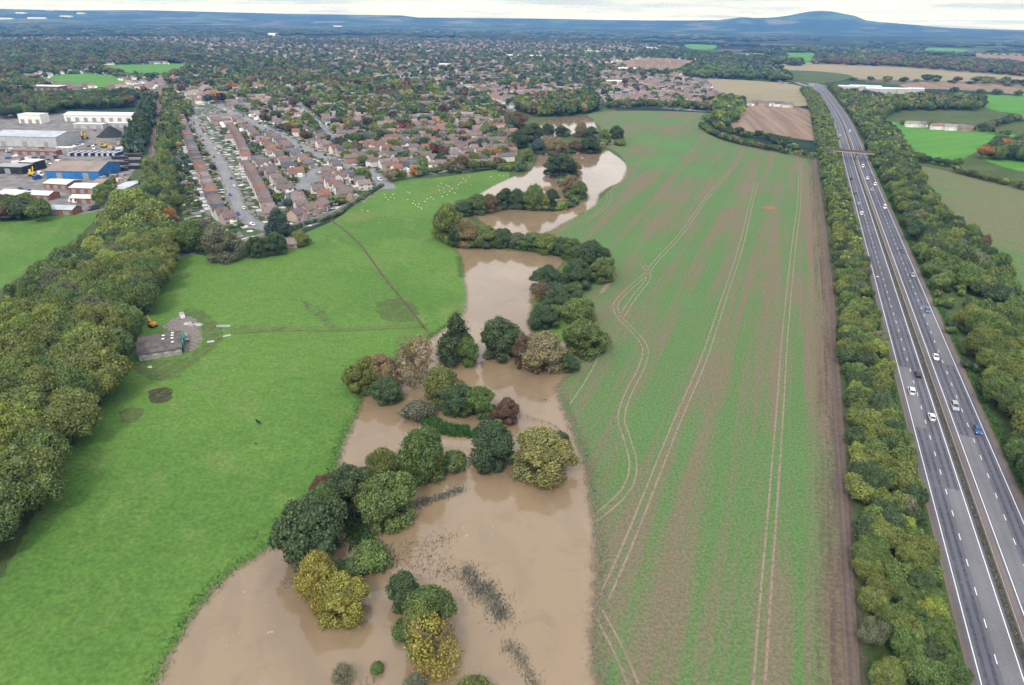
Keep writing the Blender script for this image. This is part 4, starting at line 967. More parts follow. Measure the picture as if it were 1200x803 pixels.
for q in ((1068,149),(1076,149),(1098,152),(1106,152),(1114,153),(1122,153),(1130,154)): g = G(*q); add_house(g[0], g[1], R_(-10), 4, 'the line beyond the bright pasture', 3, rnd.choice([0,2]))
for q in ((874,124),(886,123),(894,124),(902,124),(912,125),(922,126)): g = G(*q); add_house(g[0], g[1], R_(4), 4, 'the line amid ploughed fields', 3, rnd.choice([0,1]))
g = G(1191,180); add_house(g[0], g[1], R_(-20), 2, 'the clump at the right edge', 3, 2)

def copyob(name, me, parent, tint=None, loc=None, rz=0):
    o = bpy.data.objects.new(name, me); COL.objects.link(o); o.parent = parent
    if tint: o['tint'] = list(tint)
    if loc: o.location = loc; o.rotation_euler = (0,0,rz)
    return o
def ordn(n):
    wd = ['', 'nearest','second nearest','third nearest','fourth nearest','fifth nearest','sixth nearest','seventh nearest','eighth nearest','ninth nearest','tenth nearest']
    if n <= 10: return wd[n]
    s = 'th' if 10 <= n % 100 <= 20 else {1:'st',2:'nd',3:'rd'}.get(n%10,'th'); return '%d%s nearest' % (n, s)
hs.sort(key=lambda q: depth(q[0], q[1])); inview = []; rest_h = []
for q in hs:
    p = P(q[0], q[1], 3); (inview if -6 < p[0] < 1206 and 20 < p[1] < 806 and len(inview) < 300 else rest_h).append(q)
cnt = {}; NEAR = 80
for k, (x, y, yaw, ty, zone, rc) in enumerate(inview):
    T_ = HT[ty]; key = (RC[rc][0], T_['desc'], zone); cnt[key] = cnt.get(key, 0)+1
for k in list(cnt): cnt[k] = [cnt[k], 0]
for k, (x, y, yaw, ty, zone, rc) in enumerate(inview):
    T_ = HT[ty]; key = (RC[rc][0], T_['desc'], zone); cnt[key][1] += 1
    pre = (ordn(cnt[key][1])+' ') if cnt[key][0] > 1 else 'the only '
    e = empty('house', (x,y,.02), yaw); tag(e, '%s%s-roofed %s in %s' % (pre, RC[rc][0], T_['desc'], zone), 'house', 'houses of the town')
    wc = jit(rnd.choice(WC), .08); 
    if zone.startswith('the clump at'): wc = (.78,.76,.72)
    copyob('wall', T_['wall'], e, wc); rf = copyob('roof', T_['roof'], e, jit(RC[rc][1], .1))
    for c in T_['ch']: copyob('chimney', c, rf)
    if T_['ext'] and (k < NEAR or rnd.random() < .8): copyob(T_['ext'][0], T_['ext'][1], e)
    if k < NEAR:
        cosy = math.cos(yaw); 
        for (wx, wy, wz, wr) in T_['wins']:
            # only the side turned to the photograph shows its windows; both sides are kept on the nearest dozen
            fy = -math.sin(-yaw)*0 + math.cos(yaw)*(1 if wy > 0 else -1)
            if k < 12 or fy < .1: copyob('window', WM[0 if wz < 2 else 1], e, None, (wx,wy,wz), wr)
        copyob('door', DOOR, e, None, (0,-T_['d']/2-.05,0), 0)
# far housing: one mass
fp = [np.array([G(*p) for p in q]) for nm, q, m in fields]
fbb = [(q.min(0), q.max(0)) for q in fp]
onf = lambda x, y: any(l[0]-12 < x < h_[0]+12 and l[1]-12 < y < h_[1]+12 and inside(np.array([[x,y]]), q)[0] for q, (l, h_) in zip(fp, fbb))
far_h = list(rest_h)
far_poly = np.array([G(*p) for p in [(-160,96),(-160,46),(200,44),(500,46),(700,48),(780,54),(850,74),(836,92),(720,84),(640,80),(560,112),(480,100),(380,92),(300,84),(225,90),(205,104),(150,108)]])
lo, hi = far_poly.min(0), far_poly.max(0); bx_ = 90
dens = lambda x, y: math.sin(x/310+1)*math.cos(y/270)+.5*math.sin(x/140+y/190)
yy = lo[1]
while yy < min(hi[1], 5200):
    xx = lo[0]
    while xx < hi[0]:
        if inside(np.array([[xx+45,yy+45]]), far_poly)[0] and dens(xx,yy) > -.8:
            a = rnd.uniform(-.6,.6)
            for i in range(5):
                for j in range(3):
                    u, v = (i-2)*14+rnd.uniform(-1,1), (j-1)*28+rnd.uniform(-2,2)
                    hx_, hy_ = xx+45+u*math.cos(a)-v*math.sin(a), yy+45+u*math.sin(a)+v*math.cos(a)
                    if rnd.random() < .62 and not onf(hx_, hy_): far_h.append([hx_, hy_, a, rnd.choice([1,2,4]), '', 0])
        xx += bx_
    yy += bx_
n = len(far_h); A_ = np.array([[q[0],q[1],q[2]] for q in far_h]); ty = [q[3] for q in far_h]
w_ = np.array([HT[t]['w'] for t in ty])/2; d_ = np.array([HT[t]['d'] for t in ty])/2; e_ = np.array([HT[t]['e'] for t in ty]); r_h = np.array([HT[t]['r'] for t in ty]); o4 = .35
def pv_(sx, sy, z, ex=0, ey=0): return np.stack([sx*(w_+ex), sy*(d_+ey), z*np.ones(n)], 1)
z0 = np.zeros(n)
vl = [pv_(-1,-1,z0),pv_(1,-1,z0),pv_(1,1,z0),pv_(-1,1,z0),pv_(-1,-1,e_),pv_(1,-1,e_),pv_(1,1,e_),pv_(-1,1,e_),pv_(-1,0,r_h-.1),pv_(1,0,r_h-.1),
      pv_(-1,-1,e_-.2,o4,o4),pv_(1,-1,e_-.2,o4,o4),pv_(1,1,e_-.2,o4,o4),pv_(-1,1,e_-.2,o4,o4),pv_(-1,0,r_h+.15,o4),pv_(1,0,r_h+.15,o4)]
VV = np.stack(vl, 1); ca, sa = np.cos(A_[:,2])[:,None], np.sin(A_[:,2])[:,None]
Xw = VV[:,:,0]*ca - VV[:,:,1]*sa + A_[:,0:1]; Yw = VV[:,:,0]*sa + VV[:,:,1]*ca + A_[:,1:2]; Vw = np.stack([Xw,Yw,VV[:,:,2]], 2).reshape(-1,3)
bq = (np.arange(n)*16)[:,None]
eh = rnd_ext = nr.random(n) < .55
quads = np.concatenate([bq+np.array(f) for f in ((0,1,5,4),(1,2,6,5),(2,3,7,6),(3,0,4,7),(10,11,15,14),(12,13,14,15))]); tris = np.concatenate([bq+np.array(f) for f in ((5,6,9),(7,4,8))])
mi = np.r_[np.zeros(4*n), np.ones(2*n), np.zeros(2*n)]
rv = np.repeat(nr.random(n), 16)
# white extensions and garages joined to them
ke = np.where(eh)[0]; ne = len(ke); sx = w_[ke]+1.6; bxv = []
for zz in (0, 2.6):
    for i_, j_ in ((-1,-1),(1,-1),(1,1),(-1,1)):
        lx = sx+i_*1.6; ly = -d_[ke]*.3+j_*3.0; c_, s_ = ca[ke,0], sa[ke,0]; bxv.append(np.stack([lx*c_-ly*s_+A_[ke,0], lx*s_+ly*c_+A_[ke,1], np.full(ne, float(zz))],1))
Ve = np.stack(bxv,1).reshape(-1,3); be_ = (np.arange(ne)*8)[:,None]+len(Vw); qe = np.concatenate([be_+np.array(f) for f in ((0,1,5,4),(1,2,6,5),(2,3,7,6),(3,0,4,7),(4,5,6,7))])
mi = np.r_[np.zeros(4*n), np.ones(2*n), np.zeros(5*ne), np.zeros(2*n)]; quads = np.vstack([quads, qe]); Vw = np.vstack([Vw, Ve]); rv = np.r_[rv, np.full(8*ne, .9)]
fo = link('distant_houses', np_mesh('distant_houses', Vw, [quads, tris], [MT['wallpal'], MT['roofpal']], mi, {'rnd': rv}))
tag(fo, 'mass of small red and grey roofed houses filling the far town', 'houses', None, 'stuff')

# ------------------------------------------------------------------ garden trees between the houses
def scatter(px, nmax, Rr, hr, cols, zone, dn=None):
    poly = np.array([G(*p) for p in px]); lo, hi = poly.min(0), poly.max(0); g = np.c_[nr.uniform(lo[0],hi[0],nmax), nr.uniform(lo[1],hi[1],nmax)]; g = g[inside(g, poly)]
    for x, y in g:
        if dn and rnd.random() > dn(x,y): continue
        R = rnd.uniform(*Rr)
        if free(x, y, min(R,2.6)*.9):
            put(x, y, R*.55); cand.append(dict(x=x, y=y, R=R, h=R*rnd.uniform(1.5,2.2), col=rnd.choices([c[0] for c in cols],[c[1] for c in cols])[0], zone=zone, shape='round'))
AUT = [('dark',2.6),('green',4),('olive',2.2),('brown',1.0),('orange',.22),('tan',.6),('red',.25),('yellow',.25),('plum',.35),('blue',.8),('grey',1)]
scatter(town_a, 700, (1.6,3.4), None, AUT, 'the gardens between the two streets') if False else None
def scat(px, nmax, a, b, zone, dn=None): scatter(px, nmax, (a,b), None, AUT, zone, dn)
scat([(205,140),(222,134),(300,262),(262,282),(225,282),(200,200)], 700, 1.4, 3.2, 'the gardens of the western row')
scat(town_a, 1100, 1.4, 3.4, 'the gardens between the two streets')
scat([(300,140),(356,168),(432,200),(470,206),(560,200),(606,180),(602,140),(560,118),(420,110),(300,112)], 2300, 2.4, 6.0, 'the gardens above the diagonal street')
scat([(205,140),(222,134),(300,262),(262,282),(225,282),(200,200)], 1300, .7, 1.6, 'the gardens of the western row')
scat(town_a, 2200, .7, 1.6, 'the gardens between the two streets')
scat([(300,140),(356,168),(432,200),(470,206),(560,200),(606,180),(602,140),(560,118),(420,110),(300,112)], 2600, .9, 2, 'the gardens above the diagonal street')
scat(town_b, 5000, 2.8, 7.0, 'the leafy middle of the town', lambda x,y: .45+.5*(math.sin(x/80)*math.cos(y/110)>-.2))
scat(town_c, 2600, 2.8, 6, 'the estate gardens behind the crop', lambda x,y: .6)
scat([(150,112),(205,105),(215,125),(190,130),(165,122)], 260, 3, 6, 'far')

# ------------------------------------------------------------------ choose who is an individual
for c in cand:
    p = P(c['x'], c['y'], c['h']*.5); c['p'] = p; c['vis'] = -25 < p[0] < 1225 and 15 < p[1] < 825
    c['size'] = (c['R']*F/p[2])*(c['h']*F/p[2])*(.75 if c['shape'] == 'bush' else 1)
order = sorted([c for c in cand if c['vis'] and c['zone'] != 'far'], key=lambda c: -c['size'])
NT_ = 296 - n_ind; ind = order[:NT_]; idset = set(id(c) for c in ind)
ind.sort(key=lambda c: c['p'][2]); cnt = {}
SZ = lambda c: ''
for c in ind: k = (c['col'], c['zone']); cnt.setdefault(k, [0,0])[0] += 1
for c in ind:
    k = (c['col'], c['zone']); cnt[k][1] += 1; pre = (ordn(cnt[k][1])+' ') if cnt[k][0] > 1 else 'only '
    shp = c['shape'] if c['shape'] != 'round' else ('round' if c['p'][2] < 330 else 'mid')
    nm = 'scrub_bush' if c['shape'] == 'bush' else 'broadleaf_tree'
    make_tree(c['x'], c['y'], c['R'], c['h'], c['col'], shp, '%s%s %s in %s' % (pre, CW[c['col']], 'bush' if c['shape']=='bush' else 'tree', c['zone']), 'trees of '+c['zone'], 'bush' if c['shape']=='bush' else 'tree', nm)
rest = [c for c in cand if id(c) not in idset]

# distant woods: wide clumps from beyond the town to the foot of the hills
def wood(x, y): return math.sin(x/420+.7)*math.cos(y/380+.2)+.6*math.sin(x/160+1)*math.cos(y/230)+.35*math.sin(x/75)*math.sin(y/97)
fp = [np.array([G(*p) for p in q]) for nm, q, m in fields]
fbb = [(q.min(0), q.max(0)) for q in fp]
for yb, ye, cell, Rr, hh in ((1250,2600,26,(8,13),(9,14)), (2600,4600,42,(14,22),(10,15)), (4600,8200,80,(28,44),(13,20))):
    y = yb
    while y < ye:
        hx = y*.86; x = -hx
        while x < hx:
            X_, Y_ = x+rnd.uniform(-.4,.4)*cell, y+rnd.uniform(-.4,.4)*cell
            th = -.35 if (x < 0.12*y) else .28
            if any(l[0]-8 < X_ < h_[0]+8 and l[1]-8 < Y_ < h_[1]+8 and inside(np.array([[X_,Y_]]), q)[0] for q, (l, h_) in zip(fp, fbb)):
                x += cell; continue
            if inside(np.array([[X_,Y_]]), far_poly)[0]:
                for q in range(2 if cell < 40 else 3):
                    if rnd.random() < (.62 if dens(X_,Y_) > -.1 else .95): rest.append(dict(x=X_+rnd.uniform(-.5,.5)*cell, y=Y_+rnd.uniform(-.5,.5)*cell, R=rnd.uniform(3.5,7.5), h=rnd.uniform(6,12), col=rnd.choices(['dark','green','brown','olive','grey','blue','tan'],[4,2.6,1,1.2,1.4,2.5,.6])[0], zone='far', shape='round'))
                x += cell; continue
            if wood(X_, Y_) > th + rnd.uniform(-.3,.3):
                if not any(l[0]-15 < X_ < h_[0]+15 and l[1]-15 < Y_ < h_[1]+15 and inside(np.array([[X_,Y_]]), q)[0] for q, (l, h_) in zip(fp, fbb)):
                    rest.append(dict(x=X_, y=Y_, R=rnd.uniform(*Rr)*(.55 if x < .12*y and yb < 2000 else 1), h=rnd.uniform(*hh), col=rnd.choices(['dark','green','brown','olive','grey','blue'],[4,2.2,.6,.6,1,3])[0], zone='far', shape='round'))
            x += cell
        y += cell
print('TREES individual', len(ind)+n_ind, 'rest', len(rest), 'houses', len(inview), 'far', len(far_h))
# one scattered mass, placed by geometry nodes
pc = bpy.data.collections.new('tree_sources'); 
for k, me in enumerate(LOW+MID[:3]):
    o = bpy.data.objects.new('tree_source_%02d' % k, me); pc.objects.link(o)
nL = len(LOW); n = len(rest)
me = bpy.data.meshes.new('distant_trees'); me.vertices.add(n); me.vertices.foreach_set('co', np.array([[c['x'],c['y'],0] for c in rest], np.float32).ravel())
def at(nm, ty_, data, key):
    a = me.attributes.new(nm, ty_, 'POINT'); a.data.foreach_set(key, data)
at('tint', 'FLOAT_COLOR', np.array([(*jit(C[c['col']]), 1) for c in rest], np.float32).ravel(), 'color')
at('scl', 'FLOAT_VECTOR', np.array([(c['R'],c['R']*rnd.uniform(.85,1.15),c['h']) for c in rest], np.float32).ravel(), 'vector')
at('rz', 'FLOAT', np.array([rnd.uniform(0,6.28) for c in rest], np.float32), 'value')
def src(c):
    d = depth(c['x'], c['y']); px = c['R']*F/d
    if c['shape'] == 'cone': return nL-1
    return nL+rnd.randrange(3) if px > 6 else rnd.randrange(nL-1)
at('src', 'INT', np.array([src(c) for c in rest], np.int32), 'value')
ng = bpy.data.node_groups.new('scatter', 'GeometryNodeTree'); ng.interface.new_socket('Geometry', in_out='INPUT', socket_type='NodeSocketGeometry'); ng.interface.new_socket('Geometry', in_out='OUTPUT', socket_type='NodeSocketGeometry')
gi = ng.nodes.new('NodeGroupInput'); go = ng.nodes.new('NodeGroupOutput'); ip = ng.nodes.new('GeometryNodeInstanceOnPoints'); ci = ng.nodes.new('GeometryNodeCollectionInfo')
ci.inputs['Collection'].default_value = pc; ci.inputs['Separate Children'].default_value = True; ci.inputs['Reset Children'].default_value = True
def na_(nm, ty_): q = ng.nodes.new('GeometryNodeInputNamedAttribute'); q.data_type = ty_; q.inputs[0].default_value = nm; return q.outputs[0]
cx3 = ng.nodes.new('ShaderNodeCombineXYZ'); ng.links.new(na_('rz','FLOAT'), cx3.inputs[2]); er = ng.nodes.new('FunctionNodeEulerToRotation'); ng.links.new(cx3.outputs[0], er.inputs[0])
ng.links.new(gi.outputs[0], ip.inputs['Points']); ng.links.new(ci.outputs[0], ip.inputs['Instance']); ip.inputs['Pick Instance'].default_value = True
ng.links.new(na_('src','INT'), ip.inputs['Instance Index']); ng.links.new(er.outputs[0], ip.inputs['Rotation']); ng.links.new(na_('scl','FLOAT_VECTOR'), ip.inputs['Scale']); ng.links.new(ip.outputs[0], go.inputs[0])
do = link('distant_trees', me); md = do.modifiers.new('scatter', 'NODES'); md.node_group = ng
tag(do, 'mass of smaller trees and woods spreading over town and countryside', 'trees', None, 'stuff')
# ================================================================== vehicles
def quad_slab(m, q, n, t=.015, mi=0):
    q = [Vector(p) for p in q]; n = Vector(n).normalized()*t; m.add([tuple(p+n) for p in q]+[tuple(p-n) for p in q], [(0,1,2,3),(7,6,5,4),(0,4,5,1),(1,5,6,2),(2,6,7,3),(3,7,4,0)], mi)
def lerp(a, b, t): return tuple(a[i]+(b[i]-a[i])*t for i in range(3))
def car_kind(L, W, hb, hr, cab):     # length, width, bonnet height, roof height, cabin (base rear, top rear, top front, base front)
    hw = W/2; m = MB(); st = [(-.5,.62,.80),(-.475,.86,.92),(-.30,.98,1),(0,1,1),(.26,1,.96),(.43,.95,.86),(.49,.78,.66)]
    sec = []
    for fy, fw, fh in st:
        y = fy*L; w_ = fw*hw; t = hb*fh; sec.append([(-w_*.9,y,.24),(-w_,y,.5),(-w_*.93,y,t),(w_*.93,y,t),(w_,y,.5),(w_*.9,y,.24)])
    vs = [p for s in sec for p in s]; fs = []
    for i in range(len(sec)-1):
        for j in range(6): a = i*6+j; b = i*6+(j+1)%6; fs.append((a,b,b+6,a+6))
    fs += [tuple(range(6)), tuple(range(len(vs)-6, len(vs)))]
    m.add(vs, fs)
    yr, tr_, tf, yf = [q*L for q in cab]; wb, wt = hw*.90, hw*.72; zb = hb*.96
    B = [(-wb,yr,zb),(wb,yr,zb),(wb,yf,zb*.96),(-wb,yf,zb*.96)]; T = [(-wt,tr_,hr),(wt,tr_,hr),(wt,tf,hr),(-wt,tf,hr)]
    m.add(B+T, [(4,5,6,7),(0,1,5,4),(1,2,6,5),(2,3,7,6),(3,0,4,7)])
    body = m.mesh('car_body', MT['paintwork']); g = {}
    def pane(nm, a, b, c, d, n, s=.12):
        cc = tuple(sum(p[i] for p in (a,b,c,d))/4 for i in range(3)); q = MB(); quad_slab(q, [lerp(p, cc, s) for p in (a,b,c,d)], n, .012); g[nm] = q.mesh('pane_mesh', MT['glass'])
    pane('windscreen', B[3],B[2],T[2],T[3],(0,.7,.6)); pane('rear_window', B[0],B[1],T[1],T[0],(0,-.8,.5))
    pane('side_window', B[1],B[2],T[2],T[1],(1,0,.3)); pane('side_window_', B[3],B[0],T[0],T[3],(-1,0,.3))
    wh = MB(); wh.tube((-.1,0,0),(.1,0,0),.32,.32,14); wh.tube((-.11,0,0),(.11,0,0),.19,.19,10,1); wheel = wh.mesh('wheel_mesh',[MT['rubber'],MT['steel']])
    hl = MB(); hl.box((0,0,0),(.36,.10,.16)); hlm = hl.mesh('headlight_mesh', MT['lamp']); tl = MB(); tl.box((0,0,0),(.30,.08,.2)); tlm = tl.mesh('tail_light_mesh', MT['red'])
    return dict(body=body, g=g, wheel=wheel, hl=hlm, tl=tlm, L=L, W=W, hb=hb)
KC = dict(car=car_kind(4.3,1.8,.92,1.46,(-.46,-.33,.07,.25)), suv=car_kind(4.7,1.95,1.08,1.75,(-.48,-.42,.10,.26)), van=car_kind(5.2,2.0,1.25,2.2,(-.49,-.47,.22,.36)), saloon=car_kind(4.6,1.8,.92,1.42,(-.36,-.22,.08,.25)))
def make_car(x, y, z, yaw, kind, col, label, cat='car', group=None, full=True):
    K = KC[kind]; e = empty('van' if kind == 'van' else 'car', (x,y,z), yaw-math.pi/2); tag(e, label, cat, group)
    copyob('body', K['body'], e, col)
    for nm, me in K['g'].items():
        if full or nm in ('windscreen','rear_window'): copyob(nm.rstrip('_'), me, e)
    if full:
        for sx in (-1,1):
            for sy in (-.31,.30): copyob('wheel', K['wheel'], e, None, (sx*(K['W']/2-.1), sy*K['L'], .32))
            copyob('headlight', K['hl'], e, None, (sx*K['W']*.34, K['L']*.487, .62)); copyob('tail_light', K['tl'], e, None, (sx*K['W']*.34, -K['L']*.495, .72))
    return e
def on_road(px, py, lanes):
    """nearest lane centre of the motorway to a surveyed position"""
    g = np.array(G(px, py, .7)); k = np.argmin(np.hypot(*(cl-g).T)); s = dl[k]; best = None
    for ds_ in np.arange(-10, 10, .25):
        for off in lanes:
            p, a = along(s+ds_, off); d = np.hypot(*(p-g))
            if best is None or d < best[0]: best = (d, p, a)
    return best[1], best[2]
AW, TO = (1.85, 5.5), (13.1, 16.9)     # lanes leading away / towards the camera
SILVER, WHITE, BLACK, BLUE, DGREY, MBLUE, REDP = (.34,.36,.38), (.72,.72,.73), (.015,.015,.018), (.03,.09,.30), (.07,.075,.085), (.09,.15,.24), (.3,.03,.03)
CARS = [
 (1075,438,AW,'car',BLACK,'black car in the inner lane heading away beside a white car'),
 (1067,458,AW,'suv',WHITE,'white car in the outer lane just behind the black car'),
 (1085,487,AW,'car',WHITE,'white car heading away, the nearest vehicle of the left carriageway'),
 (1117,476,TO,'suv',SILVER,'large silver car by the central reserve ahead of the bright blue car'),
 (1143,503,TO,'car',BLUE,'bright blue car, the nearest vehicle of the right carriageway'),
 (1095,418,TO,'saloon',WHITE,'white car alone by the central reserve of the right carriageway'),
 (1085,363,TO,'saloon',MBLUE,'greyish blue car near the right edge line of the motorway'),
 (1068,322,TO,'saloon',SILVER,'silver grey car beside the right edge line above the greyish blue one'),
 (1056,294,TO,'saloon',DGREY,'dark grey car on the right carriageway level with the bare verge scrub'),
 (1035,243,TO,'van',WHITE,'white van coming towards the camera with a caravan like shape'),
 (1024,216,TO,'suv',WHITE,'white car first of the cluster below the bridge'),
 (1020,222,TO,'saloon',SILVER,'silver car beside the white one in the cluster below the bridge'),
 (1015,209,TO,'suv',WHITE,'white car in the inner lane of the cluster below the bridge'),
 (1018,203,TO,'saloon',MBLUE,'blue grey car at the back of the cluster below the bridge'),
 (1009,195,TO,'van',WHITE,'white van closest to the bridge on the near side'),
 (996,209,AW,'saloon',BLACK,'black car driving away just before the bridge'),
 (1001,226,AW,'car',DGREY,'dark grey car driving away behind the black one'),
 (1008,250,AW,'suv',WHITE,'white car driving away in the outer lane far below the bridge'),
 (999,238,AW,'saloon',SILVER,'silver car hugging the left edge line far below the bridge'),
 (998,154,TO,'van',WHITE,'white van coming towards the camera beyond the bridge'),
 (982,158,AW,'saloon',WHITE,'white car driving away beyond the bridge'),
 (991,141,TO,'saloon',SILVER,'silver car coming from the far bend'),
]
for i, (px, py, ln, kd, colr, lb) in enumerate(CARS):
    p, a = on_road(px, py, ln); make_car(p[0], p[1], .11, a if ln is AW else a+math.pi, kd, colr, lb, 'van' if kd == 'van' else 'car', 'traffic on the motorway', i < 15)
# cars standing in the streets of the town
pk = []
for nm, q, w2, st in (('the curving street', S1, 2.4, 13), ('the diagonal street', S2, 2.8, 24), ('the upper side street', S3, 2.2, 15)):
    pl = resample(line(q), st)
    for k in range(1, len(pl)-1):
        if rnd.random() < .72:
            t = pl[k+1]-pl[k-1]; a = math.atan2(t[1], t[0]); sd_ = rnd.choice((-1,1)); p = pl[k]+np.array([t[1],-t[0]])/np.hypot(*t)*w2*sd_
            if 0 < P(p[0],p[1])[0] < 1200: pk.append((p[0], p[1], a+(math.pi if sd_ < 0 else 0), rnd.choice([('white',WHITE),('white',WHITE),('silver',SILVER),('black',BLACK),('blue',BLUE),('red',REDP),('grey',DGREY)]), nm))
pk.sort(key=lambda q: depth(q[0], q[1])); cnt = {}
for q in pk: cnt.setdefault((q[3][0], q[4]), [0,0])[0] += 1
for x, y, a, (cn, cc), nm in pk:
    k = (cn, nm); cnt[k][1] += 1; pre = ordn(cnt[k][1])+' ' if cnt[k][0] > 1 else 'only '
    make_car(x, y, .17, a, rnd.choice(['car','saloon','suv']), cc, '%s%s car parked along %s' % (pre, cn, nm), 'car', 'cars parked in the town streets', False)
e = make_car(*G(445,212), .2, R_(-50), 'van', WHITE, 'white van at the lane junction by the green triangle', 'van', None, False)

# ================================================================== farm bridge over the motorway
s_b = None; g = np.array(G(1002, 187)); s_b = dl[np.argmin(np.hypot(*(cl-g).T))]
ctr, ang = along(s_b, 9.3); ang_b = ang - math.pi/2 - R_(4); be = empty('road_bridge', (ctr[0],ctr[1],0), ang_b)
tag(be, 'narrow farm bridge with rust coloured parapets crossing the motorway', 'bridge')
m = MB(); m.box((0,0,6.0),(52,5.0,.9)); m.build('deck', MT['concrete'], be)
for s in (-1,1): m = MB(); m.box((0,s*2.35,6.95),(52,.22,1.0)); m.box((0,s*2.38,7.5),(52.2,.34,.12)); m.build('parapet', MT['rust'], be)
for px_ in (0,-13.5,13.5): m = MB(); m.box((px_,0,2.72),(1.1,3.6,5.6),0,0,.9); m.box((px_,0,5.35),(1.5,4.6,.36)); m.build('pier', MT['concrete' if px_ else 'rust'], be)
for s in (-1,1): m = MB(); m.prism([(-4.2,0),(4.2,0),(2.6,5.6),(-2.6,5.6)], s*26 if s < 0 else 19.5, -19.5 if s < 0 else 26); m.build('abutment', MT['concrete'], be)
m = MB(); m.tube((0,0,0),(0,0,7.5),.09,.06,6); p = empty('roadside_mast', (*along(dl[np.argmin(np.hypot(*(cl-np.array(G(1023,345))).T))], -2.6)[0], .05)); m.build('pole', MT['steel'], p)
m = MB(); m.box((.55,0,7.3),(1.2,.3,.18)); m.build('camera_arm', MT['white'], p); tag(p, 'thin pale mast on the left verge of the motorway against the belt', 'mast')

# ================================================================== the barn and its clutter
bx, by = G(189, 419); ba = math.atan2(G(211,384)[1]-G(167,384)[1], G(211,384)[0]-G(167,384)[0]); be = empty('barn', (bx,by,0), math.atan2(G(212,413)[1]-G(167,420)[1], G(212,413)[0]-G(167,420)[0])); tag(be, 'dark corrugated roofed barn with pale skylights beside the big wood', 'barn')
LW, LD = 13.2, 15.0
m = MB(); m.box((0,LD/2-.5,1.35),(LW,LD,2.7)); m.build('wall', MT['concrete'], be)
m = MB(); hw = LW/2+.4
for s in (-1,1):
    y0 = LD/2-.5+s*(LD/2+.4); vs = [(-hw,y0,2.6),(hw,y0,2.6),(hw,LD/2-.5,3.9),(-hw,LD/2-.5,3.9)]; m.add(vs+[(a,b,c+.15) for a,b,c in vs], [(0,1,2,3),(7,6,5,4),(0,4,5,1),(1,5,6,2),(2,6,7,3),(3,7,4,0)])
rf = m.build('roof', MT['shale'], be)
for qx, s, t in ((1.2,-1,.05),(1.2,1,.5),(4.1,-1,.42),(4.1,-1,.1),(4.1,1,.3),(4.1,1,.75)):
    yy_ = LD/2-.5+s*(LD/2+.4)*(t); zz = 3.9-1.3*t+.2; m = MB(); m.box((qx,yy_,zz),(.9,.9,.06)); m.build('skylight', MT['white'], rf)
m = MB(); m.box((LW/2+.62,LD/2+.6,1.7),(.3,LD*.8,3.4)); m.box((LW/2+1.0,LD/2+2.5,1.5),(.5,5.5,3.0)); m.build('sliding_door', MT['teal'], be)
for q in (-5,-1.5,2,5.5): m = MB(); m.box((q,-.56,1.7),(1.6,.08,.7)); m.build('window', MT['grey'], be)
# digger
def digger(x, y, rz, s, col, lb, z=0.0, nm='digger'):
    e = empty(nm, (x,y,z), rz, (s,s,s)); tag(e, lb, 'digger')
    for q in (-1,1): m = MB(); m.prism([(-1.6,.25),(-1.3,0),(1.3,0),(1.6,.25),(1.6,.6),(1.3,.85),(-1.3,.85),(-1.6,.6)], q*.8-.22+.0, q*.8+.22, 0, 'y') if False else m.prism([(-1.6,.25),(-1.3,0),(1.3,0),(1.6,.25),(1.6,.6),(1.3,.85),(-1.3,.85),(-1.6,.6)], q*.95-.22, q*.95+.22); m.build('track', MT['rubber'], e)
    m = MB(); m.box((0,-.5,1.35),(2.2,2.4,.9)); m.build('body', col, e)
    m = MB(); m.box((-.55,.35,2.2),(1.0,1.3,1.5),0,0,.9); m.box((-.55,.37,2.25),(1.02,1.1,1.0),1,0,.93); m.build('cab', [col, MT['glass']], e)
    m = MB(); m.tube((.3,.6,1.5),(.3,2.6,3.9),.24,.2,6); m.tube((.3,2.6,3.9),(.3,4.4,2.2),.2,.14,6); b = m.build('boom', col, e); m = MB(); m.box((.3,4.5,1.8),(.9,.6,.7),0,0,1.3); m.build('bucket', MT['rubber'], b)
digger(*G(179,383), R_(60), .95, MT['orange'], 'orange digger parked between the barn and the big wood')
def junk(px, py, size, mat, lb, nm, rz=0, cat=None):
    x, y = G(px, py); m = MB(); a, b, c = size
    m.box((0,0,c/2),(a,b,c),0,0,.92); m.box((0,0,c+.04),(a*.96,b*.96,.06),1,.05); o = m.build(nm, [mat, MT['steel']]); o.location = (x,y,.07); o.rotation_euler = (0,0,rz); return tag(o, lb, cat or nm.replace('_',' '))
junk(214,372,(1.6,2.6,1.7), MT['white'],'cream coloured trailer body standing on rough ground above the barn yard','trailer_body',.6)
junk(220,380,(2.6,1.4,.6), MT['white'],'white sheet stack left of its twin behind the barn door','sheet_stack',.3)
junk(224,382,(2.6,1.2,.5), MT['grey'],'pale grey sheet stack behind the barn door','sheet_stack',-.4)
junk(232,381,(3.2,1.3,.5), MT['white'],'white sheet stack at the outer corner of the barn yard','sheet_stack',-.2)
junk(217,394,(1.3,1.0,.9), MT['white'],'white tank standing in front of the teal barn door','tank',.2)
junk(213,404,(1.2,.9,.8), MT['white'],'white box at the near corner of the barn','crate',.2)
junk(219,401,(1.6,1.4,1.0), MT['rust'],'rusty box on the pink gravel of the barn yard','crate',.5)
junk(247,401,(2.4,.6,.4), MT['white'],'white plank lying in the grass right of the barn yard','plank',.3)
junk(266,394,(2.8,.5,.35), MT['white'],'pale board at the start of the dirt path','board',.6)
junk(262,383,(5.2,.9,.5), MT['grey'],'long pale trough in the meadow above the dirt path','trough',.05)
junk(176,431,(1.2,.5,.5), MT['white'],'white trough below the barn beside the wood','trough',.1)
junk(115,493,(1.5,.6,.5), MT['concrete'],'grey concrete trough at the foot of the big wood','trough',.5)
